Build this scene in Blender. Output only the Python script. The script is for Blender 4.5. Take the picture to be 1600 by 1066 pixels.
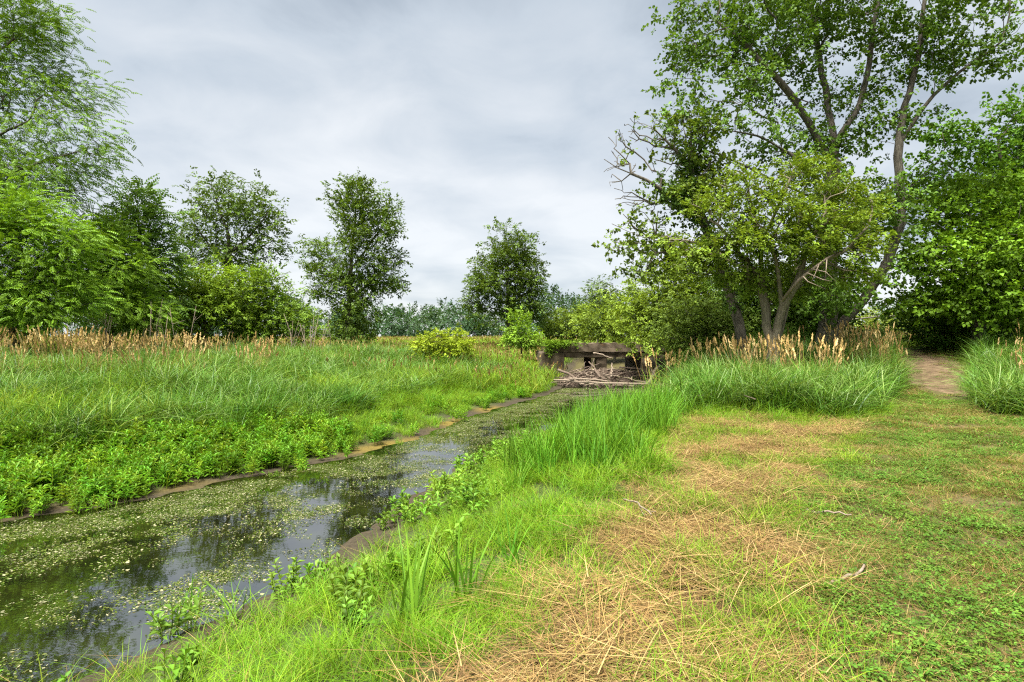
import bpy, math, random
import numpy as np
from mathutils import Vector

# ------------------------------------------------------------------ clear
for o in list(bpy.data.objects):
    bpy.data.objects.remove(o)
sc = bpy.context.scene
COL = sc.collection
R = math.radians

# ------------------------------------------------------------------ camera
EYE, FPX, HORIZ = 1.65, 890.0, 525.0          # eye height, focal length in photo pixels, horizon row
cam = bpy.data.cameras.new('camera')
cam.sensor_width = 36.0
cam.lens = 36.0 * FPX / 1600.0
cam.shift_y = -8.0 / 1600.0
cam.clip_start, cam.clip_end = 0.05, 4000.0
camo = bpy.data.objects.new('camera', cam)
COL.objects.link(camo)
camo.location = (0, 0, EYE)
camo.rotation_euler = (R(90), 0, 0)
sc.camera = camo

# ------------------------------------------------------------------ sky
SUN_EL, SUN_AZ = 68.0, 215.0                  # elevation; azimuth clockwise from +Y (behind the camera)
world = bpy.data.worlds.new('World')
sc.world = world
world.use_nodes = True
nt = world.node_tree
nt.nodes.clear()
N = nt.nodes.new
L = nt.links.new
wout = N('ShaderNodeOutputWorld')
sky = N('ShaderNodeTexSky')
sky.sky_type = 'NISHITA'
sky.sun_disc = False
sky.sun_elevation = R(SUN_EL)
sky.sun_rotation = R(SUN_AZ)
bg_sky = N('ShaderNodeBackground')
bg_sky.inputs['Strength'].default_value = 0.05
L(sky.outputs[0], bg_sky.inputs['Color'])
tc = N('ShaderNodeTexCoord')
sep = N('ShaderNodeSeparateXYZ')
L(tc.outputs['Generated'], sep.inputs[0])
def wmath(op, a, b=None):
    n = N('ShaderNodeMath'); n.operation = op
    for i, q in enumerate((a, b)):
        if q is None: continue
        if isinstance(q, (int, float)): n.inputs[i].default_value = q
        else: L(q, n.inputs[i])
    return n.outputs[0]
zz = wmath('ADD', wmath('ABSOLUTE', sep.outputs['Z']), 0.22)
cmb = N('ShaderNodeCombineXYZ')
L(wmath('DIVIDE', sep.outputs['X'], zz), cmb.inputs[0])
L(wmath('DIVIDE', sep.outputs['Y'], zz), cmb.inputs[1])
cmb.inputs[2].default_value = 3.7
def wnoise(scale, detail, rough, dist=0.0):
    n = N('ShaderNodeTexNoise')
    n.inputs['Scale'].default_value = scale
    n.inputs['Detail'].default_value = detail
    n.inputs['Roughness'].default_value = rough
    n.inputs['Distortion'].default_value = dist
    L(cmb.outputs[0], n.inputs['Vector'])
    return n.outputs[0]
cl = wmath('ADD', wmath('MULTIPLY', wnoise(0.75, 3, 0.5, 0.3), 0.72), wmath('MULTIPLY', wnoise(2.6, 6, 0.55, 0.4), 0.28))
# cloud base thins towards the horizon
hz = wmath('MULTIPLY', wmath('POWER', wmath('SUBTRACT', 1.0, wmath('ABSOLUTE', sep.outputs['Z'])), 3.0), 0.14)
cl = wmath('ADD', cl, hz)
ramp = N('ShaderNodeValToRGB')
ramp.color_ramp.elements[0].position = 0.38
ramp.color_ramp.elements[0].color = (0.27, 0.325, 0.39, 1)
ramp.color_ramp.elements[1].position = 0.66
ramp.color_ramp.elements[1].color = (0.80, 0.825, 0.845, 1)
e = ramp.color_ramp.elements.new(0.50); e.color = (0.54, 0.60, 0.66, 1)
L(cl, ramp.inputs[0])
bg_cl = N('ShaderNodeBackground')
SKY_S = 0.104
bg_cl.inputs['Strength'].default_value = SKY_S
L(ramp.outputs[0], bg_cl.inputs['Color'])
mixw = N('ShaderNodeMixShader')
mixw.inputs[0].default_value = 0.96
L(bg_sky.outputs[0], mixw.inputs[1])
L(bg_cl.outputs[0], mixw.inputs[2])
L(mixw.outputs[0], wout.inputs['Surface'])

# ------------------------------------------------------------------ sun (broad: light through an overcast layer)
sun = bpy.data.lights.new('sun', 'SUN')
sun.energy = 1.5
sun.angle = R(30)
sun.color = (1.0, 0.97, 0.92)
suno = bpy.data.objects.new('sun', sun)
COL.objects.link(suno)
az, el = R(SUN_AZ), R(SUN_EL)
sd = Vector((math.sin(az) * math.cos(el), math.cos(az) * math.cos(el), math.sin(el)))
suno.rotation_euler = sd.to_track_quat('Z', 'Y').to_euler()
suno.location = (0, -10, 30)

# ------------------------------------------------------------------ exposure
sc.view_settings.view_transform = 'Standard'
sc.view_settings.look = 'None'
sc.view_settings.gamma = 1.0
sc.view_settings.exposure = 3.40
sc.view_settings.use_curve_mapping = False
sc.render.engine = 'CYCLES'
cy = sc.cycles
cy.max_bounces = 5
cy.diffuse_bounces = 2
cy.glossy_bounces = 2
cy.transmission_bounces = 4
cy.use_adaptive_sampling = True
cy.adaptive_threshold = 0.014
cy.transparent_max_bounces = 4
cy.use_denoising = False
cy.filter_width = 1.2
cy.sample_clamp_indirect = 2.5

# ------------------------------------------------------------------ helpers
rng = np.random.default_rng(7)
random.seed(7)

def px(u, v, Y):
    """photo pixel at depth Y metres -> point in the place"""
    return np.array([(u - 800.0) / FPX * Y, Y, EYE - (v - HORIZ) / FPX * Y])

def tag(o, label=None, cat=None, group=None, kind=None):
    if label: o['label'] = label
    if cat: o['category'] = cat
    if group: o['group'] = group
    if kind: o['kind'] = kind
    return o

def mesh_np(name, V, F, C=None, mat=None, smooth=False):
    """V (n,3), F (m,3) or (m,4) index arrays, C per-vertex linear colour"""
    V = np.asarray(V, np.float32); F = np.asarray(F, np.int32)
    me = bpy.data.meshes.new(name)
    k = F.shape[1]
    me.vertices.add(len(V)); me.vertices.foreach_set('co', V.ravel())
    me.loops.add(F.size); me.loops.foreach_set('vertex_index', F.ravel())
    me.polygons.add(len(F))
    me.polygons.foreach_set('loop_start', np.arange(0, F.size, k, dtype=np.int32))
    me.update(calc_edges=True)
    if smooth:
        me.polygons.foreach_set('use_smooth', np.ones(len(F), bool))
    if C is not None:
        C = np.asarray(C, np.float32)
        if C.shape[1] == 3: C = np.hstack([C, np.ones((len(C), 1), np.float32)])
        a = me.color_attributes.new('Col', 'FLOAT_COLOR', 'POINT')
        a.data.foreach_set('color', C.ravel())
    if mat: me.materials.append(mat)
    return me

def link(name, me, parent=None, loc=None):
    o = bpy.data.objects.new(name, me)
    COL.objects.link(o)
    if parent: o.parent = parent
    if loc is not None: o.location = loc
    return o

def empty(name, loc=(0, 0, 0)):
    o = bpy.data.objects.new(name, None)
    COL.objects.link(o); o.location = loc
    o.empty_display_size = 0.3
    return o

class Geo:
    """collects triangles"""
    def __init__(s): s.V, s.F, s.C, s.n = [], [], [], 0
    def add(s, V, F, C):
        V = np.asarray(V, float); F = np.asarray(F, int)
        C = np.asarray(C, float)
        if C.ndim == 1: C = np.tile(C, (len(V), 1))
        s.V.append(V); s.F.append(F + s.n); s.C.append(C); s.n += len(V)
    def mesh(s, name, mat, smooth=False):
        return mesh_np(name, np.vstack(s.V), np.vstack(s.F), np.vstack(s.C), mat, smooth)

def vnoise(x, y, scale=1.0, seed=0.0):
    """cheap smooth noise, about -1..1"""
    x = np.asarray(x) * scale + seed * 1.7; y = np.asarray(y) * scale - seed * 2.3
    return (np.sin(x * 1.3 + 1.7 * np.sin(y * 0.9 + seed)) + np.sin(y * 1.7 + 1.3 * np.sin(x * 1.1 + 2.1)) +
            0.6 * np.sin(2.9 * x + 1.9 * y + 1.5 * np.sin(y * 2.3)) + 0.5 * np.sin(3.7 * y - 2.6 * x + seed)) / 3.1

def smooth(a, b, x):
    t = np.clip((np.asarray(x, float) - a) / (b - a), 0, 1)
    return t * t * (3 - 2 * t)

# ------------------------------------------------------------------ materials
def new_mat(name):
    m = bpy.data.materials.new(name); m.use_nodes = True
    m.node_tree.nodes.clear()
    return m, m.node_tree.nodes.new, m.node_tree.links.new

def foliage_mat(name, trans=0.3, rough=0.55, spec=0.25, var=0.25, hue=0.02, tint=(1.25, 1.1, 0.55)):
    m, N, L = new_mat(name)
    out = N('ShaderNodeOutputMaterial')
    at = N('ShaderNodeAttribute'); at.attribute_name = 'Col'
    oi = N('ShaderNodeObjectInfo')
    mr = N('ShaderNodeMapRange'); mr.inputs['To Min'].default_value = 1 - var; mr.inputs['To Max'].default_value = 1 + var
    L(oi.outputs['Random'], mr.inputs['Value'])
    hs = N('ShaderNodeHueSaturation')
    h2 = N('ShaderNodeMapRange'); h2.inputs['To Min'].default_value = 0.5 - hue; h2.inputs['To Max'].default_value = 0.5 + hue
    mm = N('ShaderNodeMath'); mm.operation = 'MULTIPLY'; mm.inputs[1].default_value = 7.31
    fr = N('ShaderNodeMath'); fr.operation = 'FRACT'
    L(oi.outputs['Random'], mm.inputs[0]); L(mm.outputs[0], fr.inputs[0]); L(fr.outputs[0], h2.inputs['Value'])
    L(h2.outputs[0], hs.inputs['Hue']); L(mr.outputs[0], hs.inputs['Value'])
    L(at.outputs['Color'], hs.inputs['Color'])
    p = N('ShaderNodeBsdfPrincipled')
    p.inputs['Roughness'].default_value = rough
    p.inputs['Specular IOR Level'].default_value = spec
    L(hs.outputs[0], p.inputs['Base Color'])
    tr = N('ShaderNodeBsdfTranslucent')
    mx = N('ShaderNodeMix'); mx.data_type = 'RGBA'; mx.blend_type = 'MULTIPLY'; mx.inputs[0].default_value = 1
    L(hs.outputs[0], mx.inputs[6]); mx.inputs[7].default_value = (*tint, 1)
    L(mx.outputs[2], tr.inputs['Color'])
    ms = N('ShaderNodeMixShader'); ms.inputs[0].default_value = trans
    L(p.outputs[0], ms.inputs[1]); L(tr.outputs[0], ms.inputs[2])
    L(ms.outputs[0], out.inputs['Surface'])
    return m

MAT_GRASS = foliage_mat('grass_blades', 0.28, 0.5, 0.12, 0.32, 0.014)
MAT_REED = foliage_mat('reed_blades', 0.24, 0.42, 0.24, 0.32, 0.012)
MAT_LEAF = foliage_mat('tree_leaves', 0.28, 0.5, 0.15, 0.0, 0.0)
MAT_STRAW = foliage_mat('dry_straw', 0.12, 0.7, 0.15, 0.2, 0.008, (1.1, 1.0, 0.8))

def rough_mat(name, c1, c2, scale=8.0, bump=0.4, rough=0.9, stretch=(1, 1, 1), c3=None, attr=False, dist=0.02, spec=0.2):
    m, N, L = new_mat(name)
    out = N('ShaderNodeOutputMaterial'); p = N('ShaderNodeBsdfPrincipled')
    p.inputs['Roughness'].default_value = rough
    p.inputs['Specular IOR Level'].default_value = spec
    tc = N('ShaderNodeTexCoord'); mp = N('ShaderNodeMapping'); mp.inputs['Scale'].default_value = stretch
    L(tc.outputs['Object'], mp.inputs[0])
    n = N('ShaderNodeTexNoise'); n.inputs['Scale'].default_value = scale; n.inputs['Detail'].default_value = 8
    n.inputs['Roughness'].default_value = 0.65
    L(mp.outputs[0], n.inputs['Vector'])
    rp = N('ShaderNodeValToRGB')
    rp.color_ramp.elements[0].position = 0.33; rp.color_ramp.elements[0].color = (*c1, 1)
    rp.color_ramp.elements[1].position = 0.68; rp.color_ramp.elements[1].color = (*c2, 1)
    if c3:
        e = rp.color_ramp.elements.new(0.5); e.color = (*c3, 1)
    L(n.outputs[0], rp.inputs[0])
    col = rp.outputs[0]
    if attr:
        at = N('ShaderNodeAttribute'); at.attribute_name = 'Col'
        mx = N('ShaderNodeMix'); mx.data_type = 'RGBA'; mx.blend_type = 'MULTIPLY'; mx.inputs[0].default_value = 1
        L(at.outputs['Color'], mx.inputs[6]); L(col, mx.inputs[7]); col = mx.outputs[2]
    L(col, p.inputs['Base Color'])
    b = N('ShaderNodeBump'); b.inputs['Strength'].default_value = bump; b.inputs['Distance'].default_value = dist
    L(n.outputs[0], b.inputs['Height']); L(b.outputs[0], p.inputs['Normal'])
    L(p.outputs[0], out.inputs['Surface'])
    return m

MAT_BARK = rough_mat('bark', (0.045, 0.038, 0.028), (0.16, 0.14, 0.105), 6, 0.8, 0.9, (3, 3, 0.7), dist=0.04)
MAT_BARK_PALE = rough_mat('pale_bark', (0.09, 0.075, 0.045), (0.24, 0.205, 0.14), 7, 0.7, 0.9, (3, 3, 0.7), dist=0.03)
MAT_DEAD = rough_mat('bleached_wood', (0.12, 0.09, 0.062), (0.30, 0.24, 0.175), 9, 0.6, 0.85, (4, 4, 0.8))
MAT_WETWOOD = rough_mat('weathered_wood', (0.055, 0.04, 0.028), (0.17, 0.125, 0.09), 7, 0.7, 0.85, (3, 3, 1))
MAT_DEBRIS = rough_mat('debris', (0.035, 0.025, 0.018), (0.17, 0.12, 0.085), 14, 1.0, 0.9, dist=0.05)
MAT_GROUND = rough_mat('ground', (0.62, 0.62, 0.62), (1.3, 1.3, 1.3), 22, 0.6, 0.95, attr=True, dist=0.03)
MAT_PATH = rough_mat('path_dirt', (0.055, 0.036, 0.019), (0.155, 0.11, 0.062), 4, 0.8, 0.95, c3=(0.10, 0.066, 0.036))

def concrete_mat():
    m, N, L = new_mat('stained_concrete')
    out = N('ShaderNodeOutputMaterial'); p = N('ShaderNodeBsdfPrincipled')
    p.inputs['Roughness'].default_value = 0.92; p.inputs['Specular IOR Level'].default_value = 0.15
    tc = N('ShaderNodeTexCoord')
    def noise(scale, st, det=7):
        mp = N('ShaderNodeMapping'); mp.inputs['Scale'].default_value = st
        L(tc.outputs['Object'], mp.inputs[0])
        n = N('ShaderNodeTexNoise'); n.inputs['Scale'].default_value = scale; n.inputs['Detail'].default_value = det
        L(mp.outputs[0], n.inputs['Vector']); return n.outputs[0]
    def ramp(f, stops):
        r = N('ShaderNodeValToRGB'); els = r.color_ramp.elements
        for i, (q, c) in enumerate(stops):
            e = els[i] if i < 2 else els.new(q)
            e.position = q; e.color = (*c, 1)
        L(f, r.inputs[0]); return r.outputs[0]
    def mix(f, a, b, mode='MIX'):
        x = N('ShaderNodeMix'); x.data_type = 'RGBA'; x.blend_type = mode
        if isinstance(f, float): x.inputs[0].default_value = f
        else: L(f, x.inputs[0])
        L(a, x.inputs[6]); L(b, x.inputs[7]); return x.outputs[2]
    base = ramp(noise(1.6, (1, 1, 1)), [(0.35, (0.075, 0.058, 0.038)), (0.65, (0.165, 0.13, 0.09))])
    streak = ramp(noise(1.3, (1.6, 1.6, 0.5), 9), [(0.36, (0.45, 0.43, 0.40)), (0.64, (1.1, 1.08, 1.05))])
    rust = ramp(noise(0.9, (1, 1, 2)), [(0.60, (0, 0, 0)), (0.72, (1, 1, 1))])
    rc = N('ShaderNodeRGB'); rc.outputs[0].default_value = (0.20, 0.10, 0.035, 1)
    c = mix(rust, mix(1.0, base, streak, 'MULTIPLY'), rc.outputs[0])
    L(c, p.inputs['Base Color'])
    b = N('ShaderNodeBump'); b.inputs['Strength'].default_value = 0.5; b.inputs['Distance'].default_value = 0.02
    L(noise(14, (1, 1, 1)), b.inputs['Height']); L(b.outputs[0], p.inputs['Normal'])
    L(p.outputs[0], out.inputs['Surface'])
    return m
MAT_CONC = concrete_mat()

# ------------------------------------------------------------------ terrain shape
WATER_Z = -0.75
yR = np.array([-40, -6, 0, 2, 3.7, 4.5, 5.3, 6.6, 8.1, 10.95, 13.8, 18.6, 24.5, 28.5, 34, 45, 70, 120, 400.])
xR = np.array([-40, -10, -5.6, -4.4, -3.3, -2.75, -2.25, -1.95, -1.75, -0.95, 0.35, 3.3, 6.3, 6.9, 7.4, 9, 16, 40, 120.])
yL = np.array([-40, -6, 0, 4, 6, 7.24, 8.2, 9.7, 11.24, 12.9, 17.1, 23, 28.5, 34, 45, 70, 120, 400.])
xL = np.array([-60, -22, -15.5, -10.8, -8.2, -6.5, -5.3, -4.3, -3.05, -2.2, -1.05, 1.55, 2.9, 3.2, 5, 12, 36, 115.])
_ye = np.concatenate([np.arange(-20, 50, 0.2), np.arange(50, 150, 2.0)])
EDGE_R = np.stack([np.interp(_ye, yR, xR), _ye], 1)
EDGE_L = np.stack([np.interp(_ye, yL, xL), _ye], 1)

def edge_dist(x, y):
    """signed distances: dr > 0 on the near (right) bank, dl > 0 on the far (left) bank"""
    x = np.atleast_1d(np.asarray(x, float)); y = np.atleast_1d(np.asarray(y, float))
    sh = x.shape; xf = x.ravel(); yf = y.ravel()
    dr = np.empty(len(xf)); dl = np.empty(len(xf))
    for i in range(0, len(xf), 20000):
        s = slice(i, i + 20000)
        for E, D in ((EDGE_R, dr), (EDGE_L, dl)):
            D[s] = np.sqrt(((xf[s, None] - E[None, :, 0]) ** 2 + (yf[s, None] - E[None, :, 1]) ** 2).min(1))
    wob = 0.12 * vnoise(xf, yf, 2.2, 1.0) + 0.07 * vnoise(xf, yf, 6.0, 4.0)
    dr = np.where(xf > np.interp(yf, yR, xR), dr, -dr) + wob
    dl = np.where(xf < np.interp(yf, yL, xL), dl, -dl) + wob
    return dr.reshape(sh), dl.reshape(sh)

def height(x, y, ed=None):
    x = np.atleast_1d(np.asarray(x, float)); y = np.atleast_1d(np.asarray(y, float))
    dr, dl = ed if ed is not None else edge_dist(x, y)
    # near bank
    pr = np.interp(dr, [-2, 0, 0.5, 1.2, 2.4, 3.4, 6], [-1.05, WATER_Z - 0.015, -0.69, -0.5, -0.16, 0.0, 0.0])
    emb = 1.15 * smooth(14.5, 24.5, y + 0.25 * (x - 12)) * smooth(0.5, 3.6, dr) * smooth(3.5, 8.0, x)
    pr = pr + emb
    # far bank
    pl = np.interp(dl, [-2, 0, 0.7, 1.6, 3.0, 6, 10, 20, 40], [-1.05, WATER_Z - 0.015, -0.70, -0.55, -0.30, -0.02, 0.2, 0.45, 0.7])
    pl = pl + 0.35 * smooth(24, 29.5, y) * smooth(0.5, 3.0, dl) * smooth(14, 0, dl)
    z = np.where(dr > dl, pr, pl)
    both = (dr < 0) & (dl < 0)
    z = np.where(both, np.maximum(-1.05, WATER_Z - 0.015 + np.maximum(pr, pl) - (WATER_Z - 0.015)), z)
    land = np.clip(np.maximum(dr, dl), 0, 1.5) / 1.5
    z = z + land * (0.035 * vnoise(x, y, 0.9, 2) + 0.012 * vnoise(x, y, 4.0, 5)) + land * 0.15 * vnoise(x, y, 0.12, 9) * smooth(12, 40, y)
    far = smooth(35, 60, y)
    z = np.where((y > 33), z * (1 - far) + far * (0.75 + 0.15 * vnoise(x, y, 0.03, 3)), z)
    return z

# zone lines on the near bank: green bank grass | raked straw | mown lawn
def x_green(y): return np.interp(y, [-4, 0, 2.7, 3.3, 4.8, 7.2, 9.5, 10.7, 12.2, 16], [-1.8, -0.9, -0.25, 0.0, 0.8, 1.75, 2.6, 3.1, 3.7, 6.0])
def x_lawn(y): return np.interp(y, [-4, 0, 2.7, 4.5, 5.5, 7.2, 9.5, 10.7, 12.2, 14.5, 17, 21, 25], [0, 0.75, 1.3, 2.1, 2.75, 3.9, 5.5, 6.5, 7.9, 9.6, 11.6, 14.0, 16.6])
def x_patch(y): return np.interp(y, [-4, 8, 9.5, 11.0, 12.5, 15.4, 18, 21.5, 25], [20, 16, 11.5, 10.2, 10.4, 12.4, 14.6, 17.2, 19.6])

PATH_C = np.array([[12.0, 15.2], [12.9, 17.0], [13.9, 19.2], [14.8, 21.2], [15.6, 23.2], [16.4, 25.5], [17.2, 28.5]])

def build_ground():
    def axis(lo, hi, step, far, growth=1.16):
        a = list(np.arange(lo, hi + 1e-6, step)); s = step
        b = []; q = hi
        while q < far:
            s *= growth; q += s; b.append(q)
        return a, b
    a, b = axis(-14, 20, 0.16, 600)
    _, bl = axis(-14, 14, 0.16, 600)
    xs = np.array([-v for v in bl[::-1]] + a + b)
    a, b = axis(0.5, 32, 0.16, 700)
    s, q, c = 0.16, 0.5, []
    while q > -60:
        s *= 1.2; q -= s; c.append(q)
    ys = np.array(c[::-1] + a + b)
    X, Y = np.meshgrid(xs, ys)
    x, y = X.ravel(), Y.ravel()
    ed = edge_dist(x, y)
    z = height(x, y, ed)
    dr, dl = ed
    d = np.maximum(dr, dl)
    n1, n2, n3 = vnoise(x, y, 1.2, 3), vnoise(x, y, 3.1, 8), vnoise(x, y, 0.35, 6)
    C = np.tile(np.array([0.045, 0.06, 0.014]), (len(x), 1))
    def blend(mask, col):
        C[:] = C * (1 - mask[:, None]) + np.array(col) * mask[:, None]
    lawn = smooth(-0.5, 0.5, x - x_lawn(y)) * smooth(0.2, -0.6, x - x_patch(y)) * (dr > 0)
    straw = smooth(-0.5, 0.3, x - x_green(y)) * smooth(0.5, -0.5, x - x_lawn(y)) * smooth(13, 11.5, y) * (dr > 0)
    blend(straw, (0.07, 0.048, 0.02))
    blend(lawn, (0.075, 0.065, 0.022))
    blend(lawn * smooth(0.0, 0.9, n1 + 0.6 * n3) * 0.6, (0.13, 0.09, 0.038))
    blend(smooth(0.9, 0.35, d + 0.25 * n2), (0.045, 0.035, 0.02))
    blend(smooth(0.75, 0.3, dl + 0.25 * n2) * (dl > -0.4) * (y < 22) * smooth(-0.1, 0.7, vnoise(x, y, 0.8, 13) + 0.5 * n1 + 0.25 * n2) * 0.85, (0.15, 0.11, 0.018))
    blend(smooth(0.0, -0.3, d), (0.07, 0.06, 0.02))
    nx, ny = len(xs), len(ys)
    i = np.arange(ny - 1)[:, None] * nx + np.arange(nx - 1)[None, :]
    F = np.stack([i, i + 1, i + nx + 1, i + nx], -1).reshape(-1, 4)
    me = mesh_np('ground', np.stack([x, y, z], 1), F, C, MAT_GROUND, True)
    o = link('ground', me)
    tag(o, 'ground of the stream banks, mown lawn and far meadow', kind='structure')
build_ground()

def build_path():
    t = np.linspace(0, 1, 60)
    k = np.linspace(0, 1, len(PATH_C))
    cx, cyy = np.interp(t, k, PATH_C[:, 0]), np.interp(t, k, PATH_C[:, 1])
    tx, ty = np.gradient(cx), np.gradient(cyy); ln = np.hypot(tx, ty); nx_, ny_ = ty / ln, -tx / ln
    W = np.linspace(-1, 1, 13)
    hw = 1.25 + 0.2 * np.sin(t * 17) + 0.1 * np.sin(t * 41)
    hw = hw * np.clip(t / 0.25, 0.12, 1)
    X = cx[:, None] + nx_[:, None] * W[None] * hw[:, None]
    Y = cyy[:, None] + ny_[:, None] * W[None] * hw[:, None]
    Z = height(X.ravel(), Y.ravel()).reshape(X.shape) + 0.02 - 0.03 * (np.abs(W)[None] > 0.95)
    i = np.arange(59)[:, None] * 13 + np.arange(12)[None]
    F = np.stack([i, i + 1, i + 14, i + 13], -1).reshape(-1, 4)
    o = link('path', mesh_np('path', np.stack([X.ravel(), Y.ravel(), Z.ravel()], 1), F, None, MAT_PATH, True))
    tag(o, 'bare brown dirt path climbing the bank', kind='structure')
build_path()

def build_water():
    m, N, L = new_mat('stream_water')
    out = N('ShaderNodeOutputMaterial')
    tc = N('ShaderNodeTexCoord')
    def noise(scale, det, st=(1, 1, 1)):
        mp = N('ShaderNodeMapping'); mp.inputs['Scale'].default_value = st
        L(tc.outputs['Object'], mp.inputs[0])
        n = N('ShaderNodeTexNoise'); n.inputs['Scale'].default_value = scale; n.inputs['Detail'].default_value = det
        L(mp.outputs[0], n.inputs['Vector']); return n.outputs[0]
    r = N('ShaderNodeValToRGB')
    r.color_ramp.elements[0].position = 0.36; r.color_ramp.elements[0].color = (0.004, 0.004, 0.002, 1)
    r.color_ramp.elements[1].position = 0.66; r.color_ramp.elements[1].color = (0.013, 0.015, 0.003, 1)
    L(noise(2.2, 8), r.inputs[0])
    df = N('ShaderNodeBsdfDiffuse'); L(r.outputs[0], df.inputs['Color'])
    gl = N('ShaderNodeBsdfGlossy'); gl.inputs['Roughness'].default_value = 0.012
    gl.inputs['Color'].default_value = (0.95, 0.97, 1, 1)
    b = N('ShaderNodeBump'); b.inputs['Strength'].default_value = 0.06; b.inputs['Distance'].default_value = 0.01
    L(noise(5.0, 3, (1, 1.6, 1)), b.inputs['Height'])
    L(b.outputs[0], gl.inputs['Normal'])
    fr = N('ShaderNodeFresnel'); fr.inputs['IOR'].default_value = 3.3
    L(b.outputs[0], fr.inputs['Normal'])
    mx = N('ShaderNodeMixShader')
    L(fr.outputs[0], mx.inputs[0]); L(df.outputs[0], mx.inputs[1]); L(gl.outputs[0], mx.inputs[2])
    L(mx.outputs[0], out.inputs['Surface'])
    ys = np.concatenate([np.arange(-12, 50, 0.5), np.arange(50, 160, 4.0)])
    l = np.interp(ys, yL, xL) - 0.8; r_ = np.interp(ys, yR, xR) + 0.8
    t = np.linspace(0, 1, 7)
    X = l[:, None] * (1 - t) + r_[:, None] * t
    Y = np.repeat(ys[:, None], 7, 1)
    i = np.arange(len(ys) - 1)[:, None] * 7 + np.arange(6)[None]
    F = np.stack([i, i + 1, i + 8, i + 7], -1).reshape(-1, 4)
    V = np.stack([X.ravel(), Y.ravel(), np.full(X.size, WATER_Z)], 1)
    o = link('water', mesh_np('water', V, F, None, m, True))
    tag(o, 'dark still water of the weedy stream', kind='structure')
build_water()

# ------------------------------------------------------------------ tubes and boxes
def tube(P, Rr, sides=6, cap=True):
    """tube along points P with radii Rr -> V, quads as triangles"""
    P = np.asarray(P, float); Rr = np.asarray(Rr, float); n = len(P)
    T = np.gradient(P, axis=0); T /= np.linalg.norm(T, axis=1)[:, None] + 1e-9
    up = np.array([0, 0, 1.0]) if abs(T[0, 2]) < 0.8 else np.array([1.0, 0, 0])
    A = np.cross(T, up); A /= np.linalg.norm(A, axis=1)[:, None] + 1e-9
    B = np.cross(T, A)
    ang = np.arange(sides) / sides * 2 * np.pi
    V = P[:, None] + Rr[:, None, None] * (np.cos(ang)[None, :, None] * A[:, None] + np.sin(ang)[None, :, None] * B[:, None])
    V = V.reshape(-1, 3)
    i = (np.arange(n - 1)[:, None] * sides + np.arange(sides)[None])
    j = (np.arange(n - 1)[:, None] * sides + (np.arange(sides)[None] + 1) % sides)
    F = np.concatenate([np.stack([i, j, j + sides], -1).reshape(-1, 3), np.stack([i, j + sides, i + sides], -1).reshape(-1, 3)])
    if cap:
        k = len(V); V = np.vstack([V, P[0], P[-1]])
        a = np.arange(sides); b = (a + 1) % sides
        F = np.vstack([F, np.stack([b, a, np.full(sides, k)], 1), np.stack([a + (n - 1) * sides, b + (n - 1) * sides, np.full(sides, k + 1)], 1)])
    return V, F

def rough_box(name, x0, x1, y0, y1, z0, z1, mat, parent=None, step=0.16, jit=0.012, seed=0):
    """a box with worn, uneven faces and rounded arrises"""
    import bmesh
    r = np.random.default_rng(seed)
    bm = bmesh.new()
    bmesh.ops.create_cube(bm, size=1)
    for v in bm.verts:
        v.co = ((x0 + x1) / 2 + v.co.x * (x1 - x0), (y0 + y1) / 2 + v.co.y * (y1 - y0), (z0 + z1) / 2 + v.co.z * (z1 - z0))
    bmesh.ops.bevel(bm, geom=bm.edges[:], offset=0.03, segments=2, affect='EDGES')
    for ax, lo, hi in ((0, x0, x1), (1, y0, y1), (2, z0, z1)):
        k = max(1, int((hi - lo) / step))
        for q in range(1, k):
            co = [0, 0, 0]; no = [0, 0, 0]; co[ax] = lo + (hi - lo) * q / k; no[ax] = 1
            bmesh.ops.bisect_plane(bm, geom=bm.verts[:] + bm.edges[:] + bm.faces[:], plane_co=co, plane_no=no)
    for v in bm.verts:
        v.co += Vector(r.normal(0, jit, 3))
    me = bpy.data.meshes.new(name); bm.to_mesh(me); bm.free()
    me.materials.append(mat)
    return link(name, me, parent)

# ------------------------------------------------------------------ bridge
BY = 29.6
def build_bridge():
    b = empty('concrete_bridge', (4.8, BY, WATER_Z))
    tag(b, 'old stained concrete bridge spanning the stream behind the log jam', 'bridge')
    def part(name, *a, **k):
        o = rough_box(name, *a, MAT_CONC, b, **k)
        o.matrix_parent_inverse = b.matrix_world.inverted() if False else o.matrix_parent_inverse
        for v in o.data.vertices: v.co -= Vector(b.location)
        return o
    part('parapet', 1.75, 8.3, BY, BY + 0.32, 0.80, 1.27, seed=1)
    part('parapet', 1.75, 8.3, BY + 4.2, BY + 4.5, 0.80, 1.24, seed=2)
    part('deck', 1.9, 8.2, BY + 0.10, BY + 4.4, 0.52, 0.797, step=0.3, seed=3)
    part('abutment', 1.45, 2.72, BY - 0.05, BY + 4.5, -1.1, 0.78, step=0.25, seed=4)
    part('abutment', 6.75, 8.6, BY + 0.02, BY + 4.5, -1.1, 0.78, step=0.25, seed=5)
    part('pier', 4.42, 4.95, BY + 0.15, BY + 0.75, -1.1, 0.52, seed=6)
    part('pier', 4.25, 4.60, BY + 3.5, BY + 4.0, -1.1, 0.52, seed=7)
    w = part('wing_wall', 7.05, 7.35, BY - 1.9, BY - 0.06, -1.1, 0.55, seed=8)
    for ww, zt in ((w, 0.55),):
        for v in ww.data.vertices:
            y = v.co.y + BY; z = v.co.z + WATER_Z
            if z > -0.3: v.co.z -= (BY - y) / 1.9 * 0.55
build_bridge()

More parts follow.
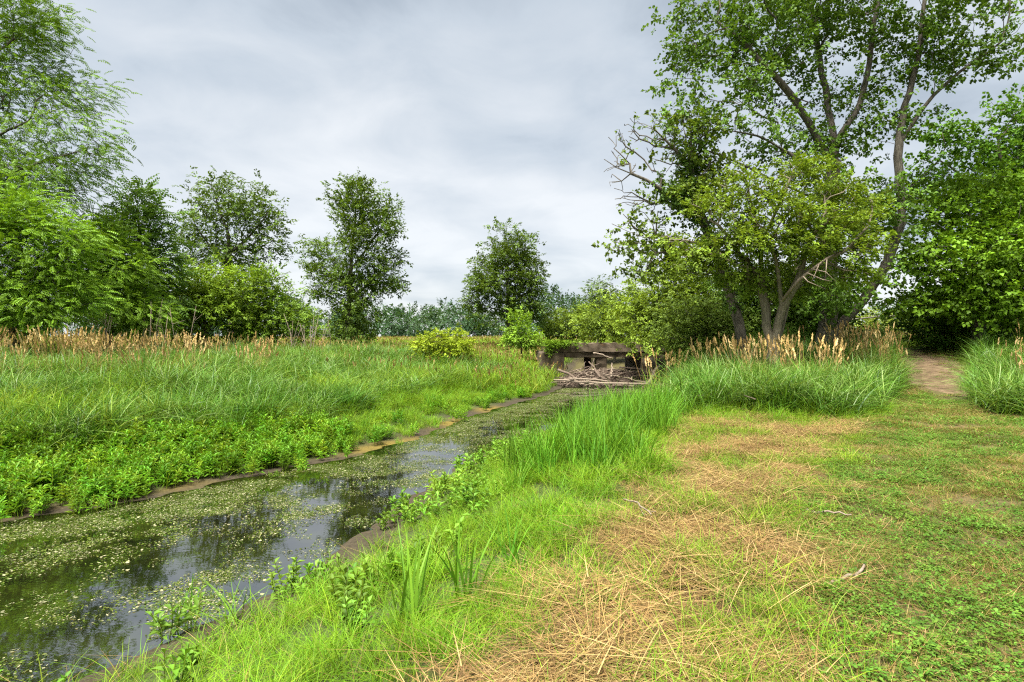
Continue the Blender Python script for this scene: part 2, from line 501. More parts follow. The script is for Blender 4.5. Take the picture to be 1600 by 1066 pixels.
# ------------------------------------------------------------------ log jam
def stick_mesh(name, length, r0, r1, bend, seed, mat, fork=False, sides=7):
    r = np.random.default_rng(seed)
    n = 9
    t = np.linspace(0, 1, n)
    off = np.cumsum(r.normal(0, bend, (n, 2)), 0); off -= off[0] + (off[-1] - off[0]) * t[:, None] * 0.7
    P = np.stack([t * length, off[:, 0], off[:, 1]], 1)
    rad = (r0 + (r1 - r0) * t) * (1 + r.normal(0, 0.08, n))
    g = Geo()
    V, F = tube(P, rad, sides); g.add(V, F, (1, 1, 1))
    if fork:
        for q in range(2):
            k = int(r.integers(3, 7)); d = np.array([0.5, *(r.normal(0, 0.5, 2))]) * length * 0.3
            s = np.linspace(0, 1, 4)[:, None]
            V, F = tube(P[k] + d * s + np.array([0, 0, 0.05]) * s ** 2, np.linspace(rad[k] * 0.6, r1 * 0.5, 4), 5); g.add(V, F, (1, 1, 1))
    return g.mesh(name, mat, True)

def aim(o, a, b_):
    a, b_ = Vector(a), Vector(b_)
    o.location = a
    o.rotation_euler = (b_ - a).to_track_quat('X', 'Z').to_euler()

def build_jam():
    r = np.random.default_rng(21)
    # mud and packed twigs at the heart of the dam
    nx, ny = 60, 26
    X, Y = np.meshgrid(np.linspace(2.2, 7.2, nx), np.linspace(26.9, 29.9, ny))
    u = (X - 2.2) / 5.0; w = (Y - 26.9) / 3.0
    prof = np.sin(np.clip(u, 0, 1) * np.pi) ** 0.5 * np.interp(w, [0, 0.15, 0.5, 0.8, 1], [-0.25, 0.12, 0.68, 0.66, 0.1])
    prof = prof * (0.72 + 0.28 * smooth(0.0, 0.6, u)) + 0.07 * r.normal(0, 1, X.shape) + 0.08 * vnoise(X, Y, 2.5, 3)
    Z = WATER_Z - 0.08 + prof
    i = np.arange(ny - 1)[:, None] * nx + np.arange(nx - 1)[None]
    F = np.stack([i, i + 1, i + nx + 1, i + nx], -1).reshape(-1, 4)
    g = mesh_np('debris', np.stack([X.ravel(), Y.ravel(), Z.ravel()], 1), F, None, MAT_DEBRIS)
    tag(link('debris', g), 'packed mud and rotted twigs under the sticks of the jam', 'debris', kind='stuff')
    def top(x, y):
        a = np.clip((x - 2.2) / 5.0, 0, 1); b = np.clip((y - 26.9) / 3.0, 0, 1)
        return WATER_Z + np.sin(a * np.pi) ** 0.5 * np.interp(b, [0, 0.15, 0.5, 0.8, 1], [-0.05, 0.12, 0.62, 0.6, 0.2]) * (0.72 + 0.28 * smooth(0, 0.6, a))
    # fine twigs too many and too thin to tell apart
    gt = Geo()
    for k in range(420):
        x, y = r.uniform(2.3, 7.1), r.uniform(26.9, 29.3)
        a = r.normal(0, 0.7) + (np.pi if r.random() < .5 else 0); l = r.uniform(0.3, 0.9); t = r.normal(0.05, 0.3)
        p0 = np.array([x, y, top(x, y) + r.uniform(-0.02, 0.12)]); d = np.array([np.cos(a), np.sin(a), t]) * l
        V, F_ = tube([p0 - d / 2, p0 + r.normal(0, 0.02, 3), p0 + d / 2], [0.012, 0.01, 0.005], 4)
        gt.add(V, F_, (1, 1, 1))
    tag(link('twigs', gt.mesh('twigs', MAT_WETWOOD)), 'fine brown twigs tangled through the log jam', 'twigs', kind='stuff')
    # sticks one can tell apart
    variants = [stick_mesh('stick', 1.0, r.uniform(0.018, 0.035), 0.012, 0.02, 300 + q, [MAT_WETWOOD, MAT_DEAD][q % 3 == 0], q % 2 == 0) for q in range(10)]
    for k in range(78):
        x = r.uniform(2.35, 7.0); y = 26.95 + abs(r.normal(0, 0.9)); y = min(y, 29.2)
        l = r.uniform(0.8, 2.0)
        a = r.choice([r.normal(0.0, 0.35), r.normal(-0.5, 0.4), r.normal(2.6, 0.5), r.normal(0.9, 0.4)])
        zc = top(x, y) + r.uniform(0.0, 0.14)
        s = link('driftwood_stick', variants[k % 10])
        s.location = (x - math.cos(a) * l / 2, y - math.sin(a) * l / 2, max(zc - 0.02, WATER_Z))
        s.rotation_euler = (r.uniform(0, 6.3), -r.normal(0.06, 0.16), a)
        s.scale = (l, r.uniform(1.0, 1.7), r.uniform(1.0, 1.7))
        tag(s, 'thin weathered grey-brown stick in the tangled jam below the bridge', 'stick', 'sticks of the log jam')
    def log(a, b, r0, r1, mat, seed, label, fork=False, bend=0.03):
        a, b = px(*a), px(*b)
        l = float(np.linalg.norm(b - a))
        o = link('driftwood_log', stick_mesh('driftwood_log', l, r0, r1, bend, seed, mat, fork))
        aim(o, a, b)
        tag(o, label, 'log')
    log((1013, 599, 26.6), (1031, 571, 27.0), 0.10, 0.06, MAT_DEAD, 31, 'thick bleached log standing up at an angle on the right end of the jam', True)
    log((865, 594, 26.9), (1014, 600, 26.4), 0.055, 0.04, MAT_DEAD, 32, 'long pale log floating along the water front of the jam')
    log((872, 578, 27.6), (905, 594, 26.8), 0.07, 0.05, MAT_WETWOOD, 33, 'dark stout log slanting into the water on the left end of the jam')
    log((890, 592, 26.7), (955, 596, 26.6), 0.05, 0.03, MAT_DEAD, 34, 'short pale log lying just behind the floating log')
    log((927, 552, 29.35), (956, 559, 29.3), 0.055, 0.04, MAT_DEAD, 35, 'pale pole leaning across the bridge beam above the pier')
    log((938, 590, 27.0), (921, 565, 28.6), 0.06, 0.035, MAT_WETWOOD, 36, 'brown limb leaning towards the bridge pier from the jam', True)
    log((955, 589, 27.0), (955, 568, 28.0), 0.045, 0.03, MAT_DEAD, 37, 'pale stub standing upright in the middle of the jam')
    log((968, 574, 28.0), (1012, 584, 27.2), 0.05, 0.035, MAT_WETWOOD, 38, 'brown branch lying across the top right of the jam', True)
    log((1030, 600, 25.8), (1058, 613, 24.4), 0.05, 0.03, MAT_WETWOOD, 39, 'grey log half sunk in mud beside the right end of the jam')
build_jam()

# ------------------------------------------------------------------ trees
def leaf_template(kind, s, r):
    """one spray of leaves along +X; returns V (k,4,3)"""
    out = []
    def leaf(base, d, nrm, ln, wd, fold=0.25, droop=0.2):
        d = d / np.linalg.norm(d); side = np.cross(nrm, d); side /= np.linalg.norm(side) + 1e-9
        n = np.cross(d, side)
        mid = base + d * ln * 0.45
        out.append([base, mid + side * wd * 0.5 + n * wd * fold, base + d * ln - n * ln * droop, mid - side * wd * 0.5 + n * wd * fold])
    if kind == 'maple':
        for k in range(8):
            t = r.uniform(0.1, 1.0); a = r.uniform(-1, 1) * 2.4
            b = np.array([t * s * 2.2, r.normal(0, s * 0.35), r.normal(0, s * 0.3)])
            leaf(b, np.array([np.cos(a), np.sin(a), r.normal(-0.35, 0.3)]), np.array([r.normal(0, .35), r.normal(0, .35), 1]), s * r.uniform(0.7, 1.15), s * r.uniform(0.7, 1.0), 0.15, 0.25)
    elif kind == 'pinnate':
        n = 6
        for k in range(n):
            t = (k + 0.6) / n; ln = s * 0.72 * (1 - 0.35 * abs(t - 0.5))
            for sg in (-1, 1):
                b = np.array([t * s * 2.6, 0, -t * t * s * 0.9])
                leaf(b, np.array([0.45, sg * 1.0, -0.25 + r.normal(0, .12)]), np.array([r.normal(0, .2), r.normal(0, .2), 1]), ln, ln * 0.6, 0.1, 0.25)
        leaf(np.array([2.6 * s, 0, -0.9 * s]), np.array([1, 0, -0.5]), np.array([0, 0, 1.]), s * 0.6, s * 0.25)
    else:   # 'simple'
        for k in range(9):
            t = r.uniform(0, 1); a = r.uniform(-1, 1) * 1.6 * (1 if k % 2 else -1)
            b = np.array([t * s * 2.6, r.normal(0, s * 0.25), r.normal(0, s * 0.25) - 0.2 * t * t * s])
            leaf(b, np.array([np.cos(a) + 0.3, np.sin(a), r.normal(-0.15, 0.35)]), np.array([r.normal(0, .4), r.normal(0, .4), 1]), s * r.uniform(0.7, 1.2), s * r.uniform(0.4, 0.6), 0.15, 0.2)
    return np.array(out)

def place_sprays(P, D, kind, s, col, r, jitter=(0.75, 1.25), up=0.8, yellow=0.1):
    """P (n,3) positions, D (n,3) outward directions -> V,F,C of the leaves"""
    T = [leaf_template(kind, s, r) for _ in range(6)]
    k = min(len(t) for t in T); T = np.stack([t[:k] for t in T])     # (6,k,4,3)
    n = len(P)
    D = D + r.normal(0, 0.45, D.shape); D /= np.linalg.norm(D, axis=1)[:, None] + 1e-9
    U = np.array([0, 0, 1.0]) * up + r.normal(0, 0.35, (n, 3))
    Sx = np.cross(U, D); Sx /= np.linalg.norm(Sx, axis=1)[:, None] + 1e-9
    Uz = np.cross(D, Sx)
    M = np.stack([D, Sx, Uz], 1)                                     # rows = local axes
    tv = T[r.integers(0, 6, n)]                                      # (n,k,4,3)
    sc_ = r.uniform(0.75, 1.25, n)
    V = np.einsum('nkvi,nij->nkvj', tv * sc_[:, None, None, None], M) + P[:, None, None]
    V = V.reshape(-1, 3)
    m = n * k
    i = np.arange(m) * 4
    F = np.concatenate([np.stack([i, i + 1, i + 2], 1), np.stack([i, i + 2, i + 3], 1)])
    c = np.asarray(col)[None] * r.uniform(jitter[0], jitter[1], (n, 1))
    ye = r.random((n, 1)) * yellow
    c = c * (1 - ye) + np.array([0.20, 0.22, 0.03]) * ye
    c = np.repeat(c, k, 0) * r.uniform(0.82, 1.18, (m, 1))
    return V, F, np.repeat(c, 4, 0)

def skeleton(limbs, A, base_r, tip_r=0.008, bf=0.35, r=None, wig=0.08):
    """grow branches from given limb lines out to the attraction points A.
    returns nodes, parent index, radius, ids of the attraction nodes"""
    nodes, par, plen = [], [], []
    for (pts, attach) in limbs:
        pts = np.asarray(pts, float)
        # resample with a little wander
        seg = np.linalg.norm(np.diff(pts, axis=0), axis=1); cum = np.concatenate([[0], np.cumsum(seg)])
        n = max(3, int(cum[-1] / 0.45)); s = np.linspace(0, cum[-1], n)
        Q = np.stack([np.interp(s, cum, pts[:, i]) for i in range(3)], 1)
        for _ in range(3):
            Q[1:-1] = (Q[:-2] + 2 * Q[1:-1] + Q[2:]) / 4
        Q[1:] += r.normal(0, 0.02, (n - 1, 3))
        start = -1
        if attach and nodes:
            d = np.linalg.norm(np.array(nodes) - Q[0], axis=1); start = int(d.argmin())
        for k in range(n):
            if k == 0 and start >= 0:
                prev = start; continue
            prev_i = (start if k == 1 and start >= 0 else len(nodes) - 1) if k > 0 else -1
            par.append(prev_i)
            plen.append(0 if prev_i < 0 else plen[prev_i] + float(np.linalg.norm(Q[k] - np.asarray(nodes[prev_i]))))
            nodes.append(Q[k])
    cap = len(nodes) + len(A) * 14 + 10
    NP = np.zeros((cap, 3)); NP[:len(nodes)] = nodes
    PL = np.full(cap, 1e9); PL[:len(nodes)] = plen
    cnt = len(nodes)
    n_limb = cnt
    d0 = np.array([np.linalg.norm(NP[:cnt] - a, axis=1).min() for a in A])
    tips = []
    for ai in np.argsort(d0):
        a = A[ai]
        dv = a - NP[:cnt]
        d = np.linalg.norm(dv, axis=1)
        cost = d + bf * PL[:cnt] + 0.5 * np.maximum(0, -dv[:, 2])       # branches rise
        if n_limb > 6: cost[:3] += 5
        j = int(cost.argmin()); dist = d[j]
        m = int(min(12, max(1, math.ceil(dist / 0.5))))
        t = np.linspace(0, 1, m + 1)[1:]
        perp = r.normal(0, 1, 3); perp[2] = abs(perp[2]) * 0.6
        seg = NP[j] + dv[j] * t[:, None] + perp * (np.sin(t * np.pi) * wig * dist)[:, None]
        prev = j
        for q in range(m):
            NP[cnt] = seg[q]; par.append(prev); PL[cnt] = PL[prev] + dist / m; prev = cnt; cnt += 1
        tips.append(prev)
    NP = NP[:cnt]; par = np.array(par)
    w = np.zeros(cnt); haschild = np.zeros(cnt, bool)
    for i in range(cnt):
        if par[i] >= 0: haschild[par[i]] = True
    w[~haschild] = 1
    for i in range(cnt - 1, -1, -1):
        if par[i] >= 0: w[par[i]] += w[i]
    p = math.log(max(w.max(), 3)) / math.log(base_r / tip_r)
    rad = tip_r * w ** (1 / p)
    return NP, par, rad, w, np.array(tips)

def branch_geo(NP, par, rad, w, g, col, rmin=0.0):
    n = len(NP)
    ch = [[] for _ in range(n)]
    roots = []
    for i in range(n):
        (ch[par[i]] if par[i] >= 0 else roots).append(i)
    stack = [(q, -1) for q in roots]
    while stack:
        s, p = stack.pop()
        chain = [p] if p >= 0 else []
        cur = s
        while True:
            chain.append(cur)
            c = ch[cur]
            if not c: break
            c = sorted(c, key=lambda q: -w[q])
            for q in c[1:]: stack.append((q, cur))
            cur = c[0]
        if len(chain) < 2: continue
        rr = rad[chain].copy()
        if p >= 0: rr[0] = min(rr[0], rr[1] * 1.15)
        if rr.max() < rmin: continue
        sides = 10 if rr.max() > 0.12 else 6 if rr.max() > 0.04 else 4 if rr.max() > 0.015 else 3
        V, F = tube(NP[chain], rr, sides, cap=False)
        g.add(V, F, col)

def in_blobs(blobs, n, Y, depth, r):
    """n points spread through ellipsoids given in photo pixels at depth Y; a blob is (u, v, ru, rv, leafiness[, dy])"""
    vol = np.array([b[2] * b[3] * (b[2] + b[3]) ** 0.5 for b in blobs]); vol = vol / vol.sum()
    out, lf = [], []
    for b, f in zip(blobs, vol):
        k = max(3, int(round(n * f)))
        q = r.normal(0, 1, (k, 3)); q /= np.linalg.norm(q, axis=1)[:, None]
        q *= r.uniform(0.05, 1, (k, 1)) ** 0.42
        dy = b[5] if len(b) > 5 else 0.0
        Yc = Y + dy
        c = px(b[0], b[1], Yc)
        mrad = 0.5 * (b[2] + b[3]) / FPX * Yc * depth
        out.append(c + q * np.array([b[2] / FPX * Yc, mrad, b[3] / FPX * Yc])); lf += [b[4]] * k
    return np.vstack(out), np.array(lf)

TRI = 0
def tree(name, label, Y, limbs, blobs, n_attr, n_spray, kind, leaf, col, base_r, seed, cat='tree', mat=None, depth=0.9,
         spread=0.35, group=None, yellow=0.1, jitter=(0.7, 1.3), bf=0.35, wig=0.08, bark_name='trunk', base_z=None, up=0.8, tip_r=0.008, rmin=0.0):
    global TRI
    r = np.random.default_rng(seed)
    lw = []
    for li, lm in enumerate(limbs):
        lw.append((np.array([px(u, v, Y + dy) for (u, v, dy) in lm]), li > 0))
    base = lw[0][0][0].copy()
    gz = float(height(base[0], base[1])[0]) if base_z is None else base_z
    lw[0][0][0][2] = gz - 0.15
    base[2] = gz
    A, lf = in_blobs(blobs, n_attr, Y, depth, r)
    keep = A[:, 2] > height(A[:, 0], A[:, 1]) + 0.15
    A, lf = A[keep], lf[keep]
    NP, par, rad, w, tips = skeleton(lw, A, base_r, tip_r, bf, r, wig)
    # flare at the foot
    foot = np.clip(1 - (NP[:, 2] - gz) / (3.5 * base_r), 0, 1); rad = rad * (1 + 0.45 * foot ** 2)
    root = empty(name, tuple(base))
    tag(root, label, cat, group)
    g = Geo(); branch_geo(NP - base, par, rad, w, g, (1, 1, 1), rmin)
    tr = link(bark_name, g.mesh(name + '_wood', mat or MAT_BARK, True), root)
    # leaves: sprays at and near the branch ends
    order = np.argsort(np.argsort(d_nearest(NP, tips)))
    cand = tips; pw = lf[np.arange(len(tips)) % len(lf)] if False else None
    lfmap = np.zeros(len(tips))
    # tips were produced in order of distance: recover each one's leafiness from the nearest attraction point
    for q in range(0, len(tips), 400):
        dd = np.linalg.norm(NP[tips[q:q + 400]][:, None] - A[None], axis=2); lfmap[q:q + 400] = lf[dd.argmin(1)]
    prob = lfmap / lfmap.sum()
    pick = r.choice(len(tips), n_spray, p=prob)
    t = tips[pick]
    back = r.random(n_spray) < 0.35
    t2 = np.where(back & (par[t] >= 0), par[t], t)
    P = NP[t2] + r.normal(0, 1, (n_spray, 3)) * np.array([spread, spread, spread * 0.6])
    # each branch end carries its own tone, as young and old leaves do
    tone = r.uniform(0.8, 1.2, len(tips))[pick]
    ctr = NP[tips].mean(0)
    D = P - NP[par[t]] ; Dn = P - ctr
    D = D / (np.linalg.norm(D, axis=1)[:, None] + 1e-6) + 0.7 * Dn / (np.linalg.norm(Dn, axis=1)[:, None] + 1e-6)
    D[:, 2] *= 0.5
    col = np.array(col) * np.array([1.95, 1.68, 0.95])
    V, F, C = place_sprays(P - base, D, kind, leaf, col, r, jitter, up, yellow)
    C = C * np.repeat(tone, len(C) // n_spray)[:, None]
    me = mesh_np('crown', V, F, C, MAT_LEAF)
    link('crown', me, root)
    TRI += len(F)
    return root, NP, rad

def d_nearest(NP, tips): return np.zeros(len(tips))

# colours of the leaves
G_DARK = (0.045, 0.105, 0.022)
G_MID = (0.065, 0.150, 0.022)
G_BRIGHT = (0.078, 0.172, 0.020)
G_YEL = (0.078, 0.142, 0.022)
G_FAR_HAZE = (0.060, 0.125, 0.050)  # bluish green: distance haze painted into the leaf colour

def build_trees():
    # --- left bank -------------------------------------------------
    tree('walnut_tree', 'tall feathery-leaved drooping tree cut off by the left edge of the picture', 23.0,
         [[(-60, 540, 0), (-55, 380, 0), (-40, 230, 0), (-20, 90, 0), (10, -60, 0)],
          [(-40, 230, 0), (40, 190, -1), (120, 160, -1)], [(-50, 300, 0), (40, 260, -1), (130, 235, -1)], [(-20, 90, 0), (50, 40, -1)]],
         [(10, 10, 95, 75, 1), (60, 55, 55, 45, 1), (85, 150, 100, 34, 1), (40, 110, 80, 40, 1), (70, 225, 130, 45, 1, -0.5), (30, 280, 130, 50, 1, -1), (-90, 120, 120, 200, 1), (100, 290, 80, 30, .8)],
         420, 9500, 'pinnate', 0.12, (0.058, 0.13, 0.018), 0.33, 11, spread=0.4)
    tree('locust_tree', 'dense bright green tree filling the left edge below the tall drooping tree', 19.0,
         [[(20, 540, 0), (25, 470, 0), (30, 400, 0), (20, 320, 0)]],
         [(20, 330, 70, 50, 1), (60, 390, 75, 60, 1), (-30, 400, 90, 110, 1), (90, 460, 75, 55, 1), (20, 470, 90, 50, 1), (120, 380, 40, 40, 0.8)],
         330, 9000, 'pinnate', 0.105, G_BRIGHT, 0.16, 12, spread=0.33)
    tree('locust_tree', 'yellowish green tree tucked right of the dense bright tree, left side', 23.0,
         [[(170, 535, 0), (170, 450, 0), (165, 380, 0)]],
         [(150, 370, 45, 45, 1), (190, 430, 55, 50, 1), (120, 430, 45, 60, 1), (210, 490, 60, 35, 1)],
         230, 5600, 'pinnate', 0.11, (0.08, 0.17, 0.02), 0.14, 13, spread=0.33)
    tree('walnut_sapling', 'slim dark young tree with spiky top between the left tree masses', 27.0,
         [[(222, 530, 0), (220, 420, 0), (216, 340, 0), (213, 300, 0)]],
         [(212, 315, 22, 26, 1), (215, 360, 45, 32, 1), (228, 415, 42, 40, 1), (235, 470, 42, 40, 1), (245, 330, 18, 12, 0.9)],
         170, 1500, 'pinnate', 0.22, (0.05, 0.115, 0.03), 0.10, 14, spread=0.3)
    tree('poplar_tree', 'open rounded dark tree with clumped leaves above the left shrubs', 34.0,
         [[(362, 535, 0), (360, 470, 0), (358, 400, 0), (355, 330, 0)], [(358, 400, 0), (400, 360, 0), (425, 320, 0)], [(358, 420, 0), (315, 370, 0), (300, 340, 0)], [(357, 370, 0), (340, 320, 0), (330, 285, 0)]],
         [(325, 300, 30, 28, 1), (385, 305, 40, 26, 1), (350, 340, 62, 42, 1), (415, 345, 32, 42, 1), (300, 370, 30, 36, 1), (400, 395, 50, 30, 0.9), (335, 400, 60, 36, 1), (440, 385, 16, 14, .7)],
         330, 2000, 'simple', 0.165, (0.05, 0.10, 0.026), 0.24, 15, spread=0.4)
    tree('elder_shrub', 'broad light green shrub under the open rounded tree', 30.0,
         [[(320, 538, 0), (320, 500, 0), (320, 450, 0)], [(320, 520, 0), (290, 470, 0)], [(320, 520, 0), (365, 470, 0)]],
         [(300, 455, 45, 45, 1), (360, 450, 55, 40, 1), (330, 490, 80, 40, 1), (270, 500, 30, 30, 1)],
         260, 3000, 'simple', 0.14, (0.10, 0.185, 0.025), 0.1, 16, cat='shrub', spread=0.35, bark_name='stem')
    tree('thicket_shrub', 'bushy green thicket right of the light shrub, tapering to a low tip', 31.0,
         [[(420, 538, 0), (420, 500, 0), (415, 450, 0)], [(420, 520, 0), (450, 480, 0)]],
         [(405, 450, 42, 34, 1), (430, 490, 50, 40, 1), (470, 505, 30, 28, 1), (445, 455, 22, 18, .6), (390, 505, 40, 30, 1)],
         230, 2100, 'simple', 0.135, (0.07, 0.14, 0.022), 0.1, 17, cat='shrub', spread=0.33, bark_name='stem')
    tree('ash_tree', 'tall lone tree with a side lobe on its left, between thicket and far woods', 42.0,
         [[(545, 533, 0), (546, 480, 0), (549, 400, 0), (556, 330, 0), (560, 285, 0)], [(547, 450, 0), (520, 410, 0), (500, 385, 0)], [(549, 420, 0), (580, 380, 0), (605, 340, 0)], [(547, 470, 0), (590, 430, 0), (612, 400, 0)], [(546, 480, 0), (510, 460, 0), (490, 450, 0)]],
         [(557, 292, 36, 20, 1), (562, 320, 46, 28, 1), (585, 330, 38, 22, 1), (572, 360, 52, 30, 1), (502, 390, 24, 26, 1), (575, 400, 52, 36, 1), (520, 425, 40, 30, 1), (590, 440, 36, 28, 1), (540, 450, 50, 34, .9), (505, 455, 26, 14, .6), (548, 490, 42, 26, 1), (548, 515, 46, 18, 1.6)],
         300, 3900, 'simple', 0.19, (0.05, 0.10, 0.02), 0.30, 18, spread=0.30)
    tree('ash_tree', 'lone round-crowned tree standing left of the bridge', 46.0,
         [[(797, 530, 0), (796, 490, 0), (792, 440, 0), (788, 380, 0)], [(795, 480, 0), (765, 450, 0), (745, 430, 0)], [(795, 470, 0), (825, 440, 0), (840, 410, 0)], [(793, 440, 0), (815, 400, 0), (825, 375, 0)], [(796, 490, 0), (750, 475, 0), (725, 470, 0)]],
         [(782, 365, 22, 16, 1), (815, 378, 26, 14, 1), (785, 400, 46, 28, 1), (815, 415, 38, 34, 1), (760, 425, 30, 32, 1), (790, 445, 55, 30, 1), (830, 450, 28, 26, 1), (745, 460, 28, 20, .9), (810, 480, 42, 24, 1), (755, 480, 36, 14, .6), (780, 505, 40, 10, .5), (835, 480, 18, 24, .8)],
         280, 3100, 'simple', 0.19, (0.048, 0.095, 0.02), 0.28, 19, spread=0.30)
    tree('vine_sapling', 'small bright leafy sapling at the left end of the bridge', 33.0,
         [[(815, 538, 0), (815, 515, 0), (813, 492, 0)]],
         [(812, 505, 11, 18, 1), (822, 525, 20, 14, 1), (803, 528, 12, 12, 1), (838, 530, 12, 8, .8)],
         70, 420, 'simple', 0.15, (0.10, 0.20, 0.03), 0.05, 20, cat='sapling', spread=0.2, bark_name='stem')
    tree('goldenrod_bush', 'low yellow-green bush on the meadow crest in mid picture', 27.0,
         [[(690, 560, 0), (690, 540, 0), (688, 525, 0)]],
         [(690, 530, 32, 13, 1), (665, 540, 26, 10, 1), (715, 538, 24, 11, 1), (690, 545, 45, 12, 1)],
         110, 900, 'simple', 0.10, (0.135, 0.21, 0.022), 0.03, 22, cat='bush', spread=0.2, bark_name='stem')
    # --- behind and beside the bridge ------------------------------
    tree('willow_scrub', 'pale green scrub tree behind the left half of the bridge', 48.0,
         [[(885, 533, 0), (885, 515, 0), (884, 500, 0)]],
         [(880, 505, 30, 20, 1), (905, 500, 26, 22, 1), (862, 515, 18, 14, 1), (895, 520, 40, 12, 1)],
         150, 900, 'simple', 0.2, (0.085, 0.145, 0.035), 0.09, 23, cat='shrub', spread=0.4, bark_name='stem')
    tree('willow_scrub', 'green scrub tree behind the right half of the bridge', 44.0,
         [[(960, 533, 0), (960, 500, 0), (958, 470, 0)]],
         [(950, 490, 35, 26, 1), (980, 480, 34, 30, 1), (930, 510, 28, 20, 1), (965, 515, 50, 16, 1)],
         170, 1100, 'simple', 0.2, (0.09, 0.155, 0.03), 0.1, 24, cat='shrub', spread=0.4, bark_name='stem')
    tree('elm_tree', 'small feathery tree sticking up behind the scrub over the bridge', 58.0,
         [[(934, 528, 0), (934, 480, 0), (935, 445, 0)], [(934, 480, 0), (915, 462, 0)], [(934, 470, 0), (955, 455, 0)]],
         [(935, 448, 13, 12, 1), (940, 465, 22, 12, 1), (922, 470, 14, 9, .7), (938, 482, 24, 10, 1)],
         110, 420, 'simple', 0.22, (0.05, 0.095, 0.04), 0.10, 25, spread=0.4)
    tree('box_elder_bush', 'bushy yellow-green bush hanging over the right end of the bridge', 27.5,
         [[(1045, 550, 0), (1045, 510, 0), (1040, 460, 0)], [(1045, 520, 0), (1000, 490, -.5)], [(1045, 500, 0), (1085, 450, 0)]],
         [(1035, 455, 45, 34, 1), (1075, 440, 40, 30, 1), (1010, 490, 40, 28, 1), (1060, 490, 55, 40, 1), (985, 505, 26, 18, 1), (1000, 535, 28, 14, .8, -.6), (1100, 480, 40, 50, 1), (1025, 520, 34, 22, 1)],
         300, 3800, 'simple', 0.13, (0.09, 0.155, 0.026), 0.12, 26, cat='bush', spread=0.3, bark_name='stem')
    tree('leaning_shrub', 'mid green shrub in front of the wing wall, right of the jam', 22.0,
         [[(1100, 565, 0), (1090, 530, 0), (1075, 490, 0)], [(1095, 545, 0), (1060, 520, 0)], [(1095, 545, 0), (1130, 500, 0)]],
         [(1075, 490, 38, 30, 1), (1110, 500, 42, 40, 1), (1055, 525, 26, 20, 1), (1095, 540, 45, 26, 1), (1050, 555, 16, 14, .7), (1140, 520, 30, 30, 1)],
         240, 2400, 'simple', 0.105, (0.075, 0.135, 0.035), 0.08, 27, cat='shrub', spread=0.25, bark_name='stem')
    # --- big trees on the right bank --------------------------------
    tree('silver_maple', 'huge spreading maple with forked limbs on the right bank', 20.5,
         [[(1292, 565, 0), (1293, 500, 0), (1294, 430, 0), (1297, 340, 0), (1299, 273, 0), (1312, 215, 0)],
          [(1312, 215, 0), (1345, 170, 0), (1358, 88, 0), (1374, -10, 0), (1385, -90, 0)],
          [(1303, 245, 0), (1297, 176, .5), (1283, 110, 1), (1270, 22, 1), (1262, -60, 1)],
          [(1300, 262, 0), (1244, 154, -.5), (1204, 110, -1), (1160, 66, -1), (1100, 20, -1)],
          [(1293, 530, 0), (1363, 454, -.5), (1398, 388, -.8), (1414, 326, -.8), (1398, 240, -.6), (1416, 154, -.5), (1433, 101, -.5), (1442, 22, -.5), (1450, -60, -.5)],
          [(1400, 230, -.6), (1469, 132, -1), (1517, 101, -1.3), (1588, 48, -1.5)],
          [(1298, 300, 0), (1240, 245, -1), (1180, 205, -1.5), (1130, 205, -2)],
          [(1297, 320, 0), (1225, 290, -1), (1150, 250, -1.5), (1100, 235, -1.5)]],
         [(1080, 20, 50, 26, .8, -1), (1130, 60, 90, 38, .9, -1), (1070, 90, 40, 34, .8, -1), (1190, 40, 70, 60, 1, -.5), (1270, 20, 80, 60, 1, .5), (1120, 130, 85, 34, .8, -1.5), (1230, 120, 75, 50, .9), (1060, 190, 55, 36, .7, -1.5), (1170, 200, 80, 34, .7, -1.5),
          (1340, 30, 60, 60, .8), (1350, 130, 60, 45, .8), (1420, 60, 60, 60, .9, -.5), (1490, 50, 55, 50, 1, -1), (1560, 60, 50, 45, .9, -1.5), (1480, 110, 50, 26, .8, -1), (1310, 210, 90, 40, .6), (1400, 190, 50, 35, .6), (1250, 250, 80, 40, .6),
          (1300, -70, 240, 60, 1), (1430, 290, 60, 40, .7, 1), (1300, 420, 60, 50, .9, .5), (1300, 490, 50, 40, .9, .6), (1350, 350, 50, 40, .9), (1300, 450, 50, 50, 1.1, -1.2), (1385, 420, 40, 30, .8, -1.2), (1380, 320, 60, 50, .9, -.8), (1300, 330, 70, 50, .8, -1), (1540, -40, 90, 50, 1)],
         760, 6600, 'maple', 0.125, (0.042, 0.098, 0.016), 0.37, 30, spread=0.27, bf=0.25, wig=0.1, depth=1.0, mat=MAT_BARK, tip_r=0.009)
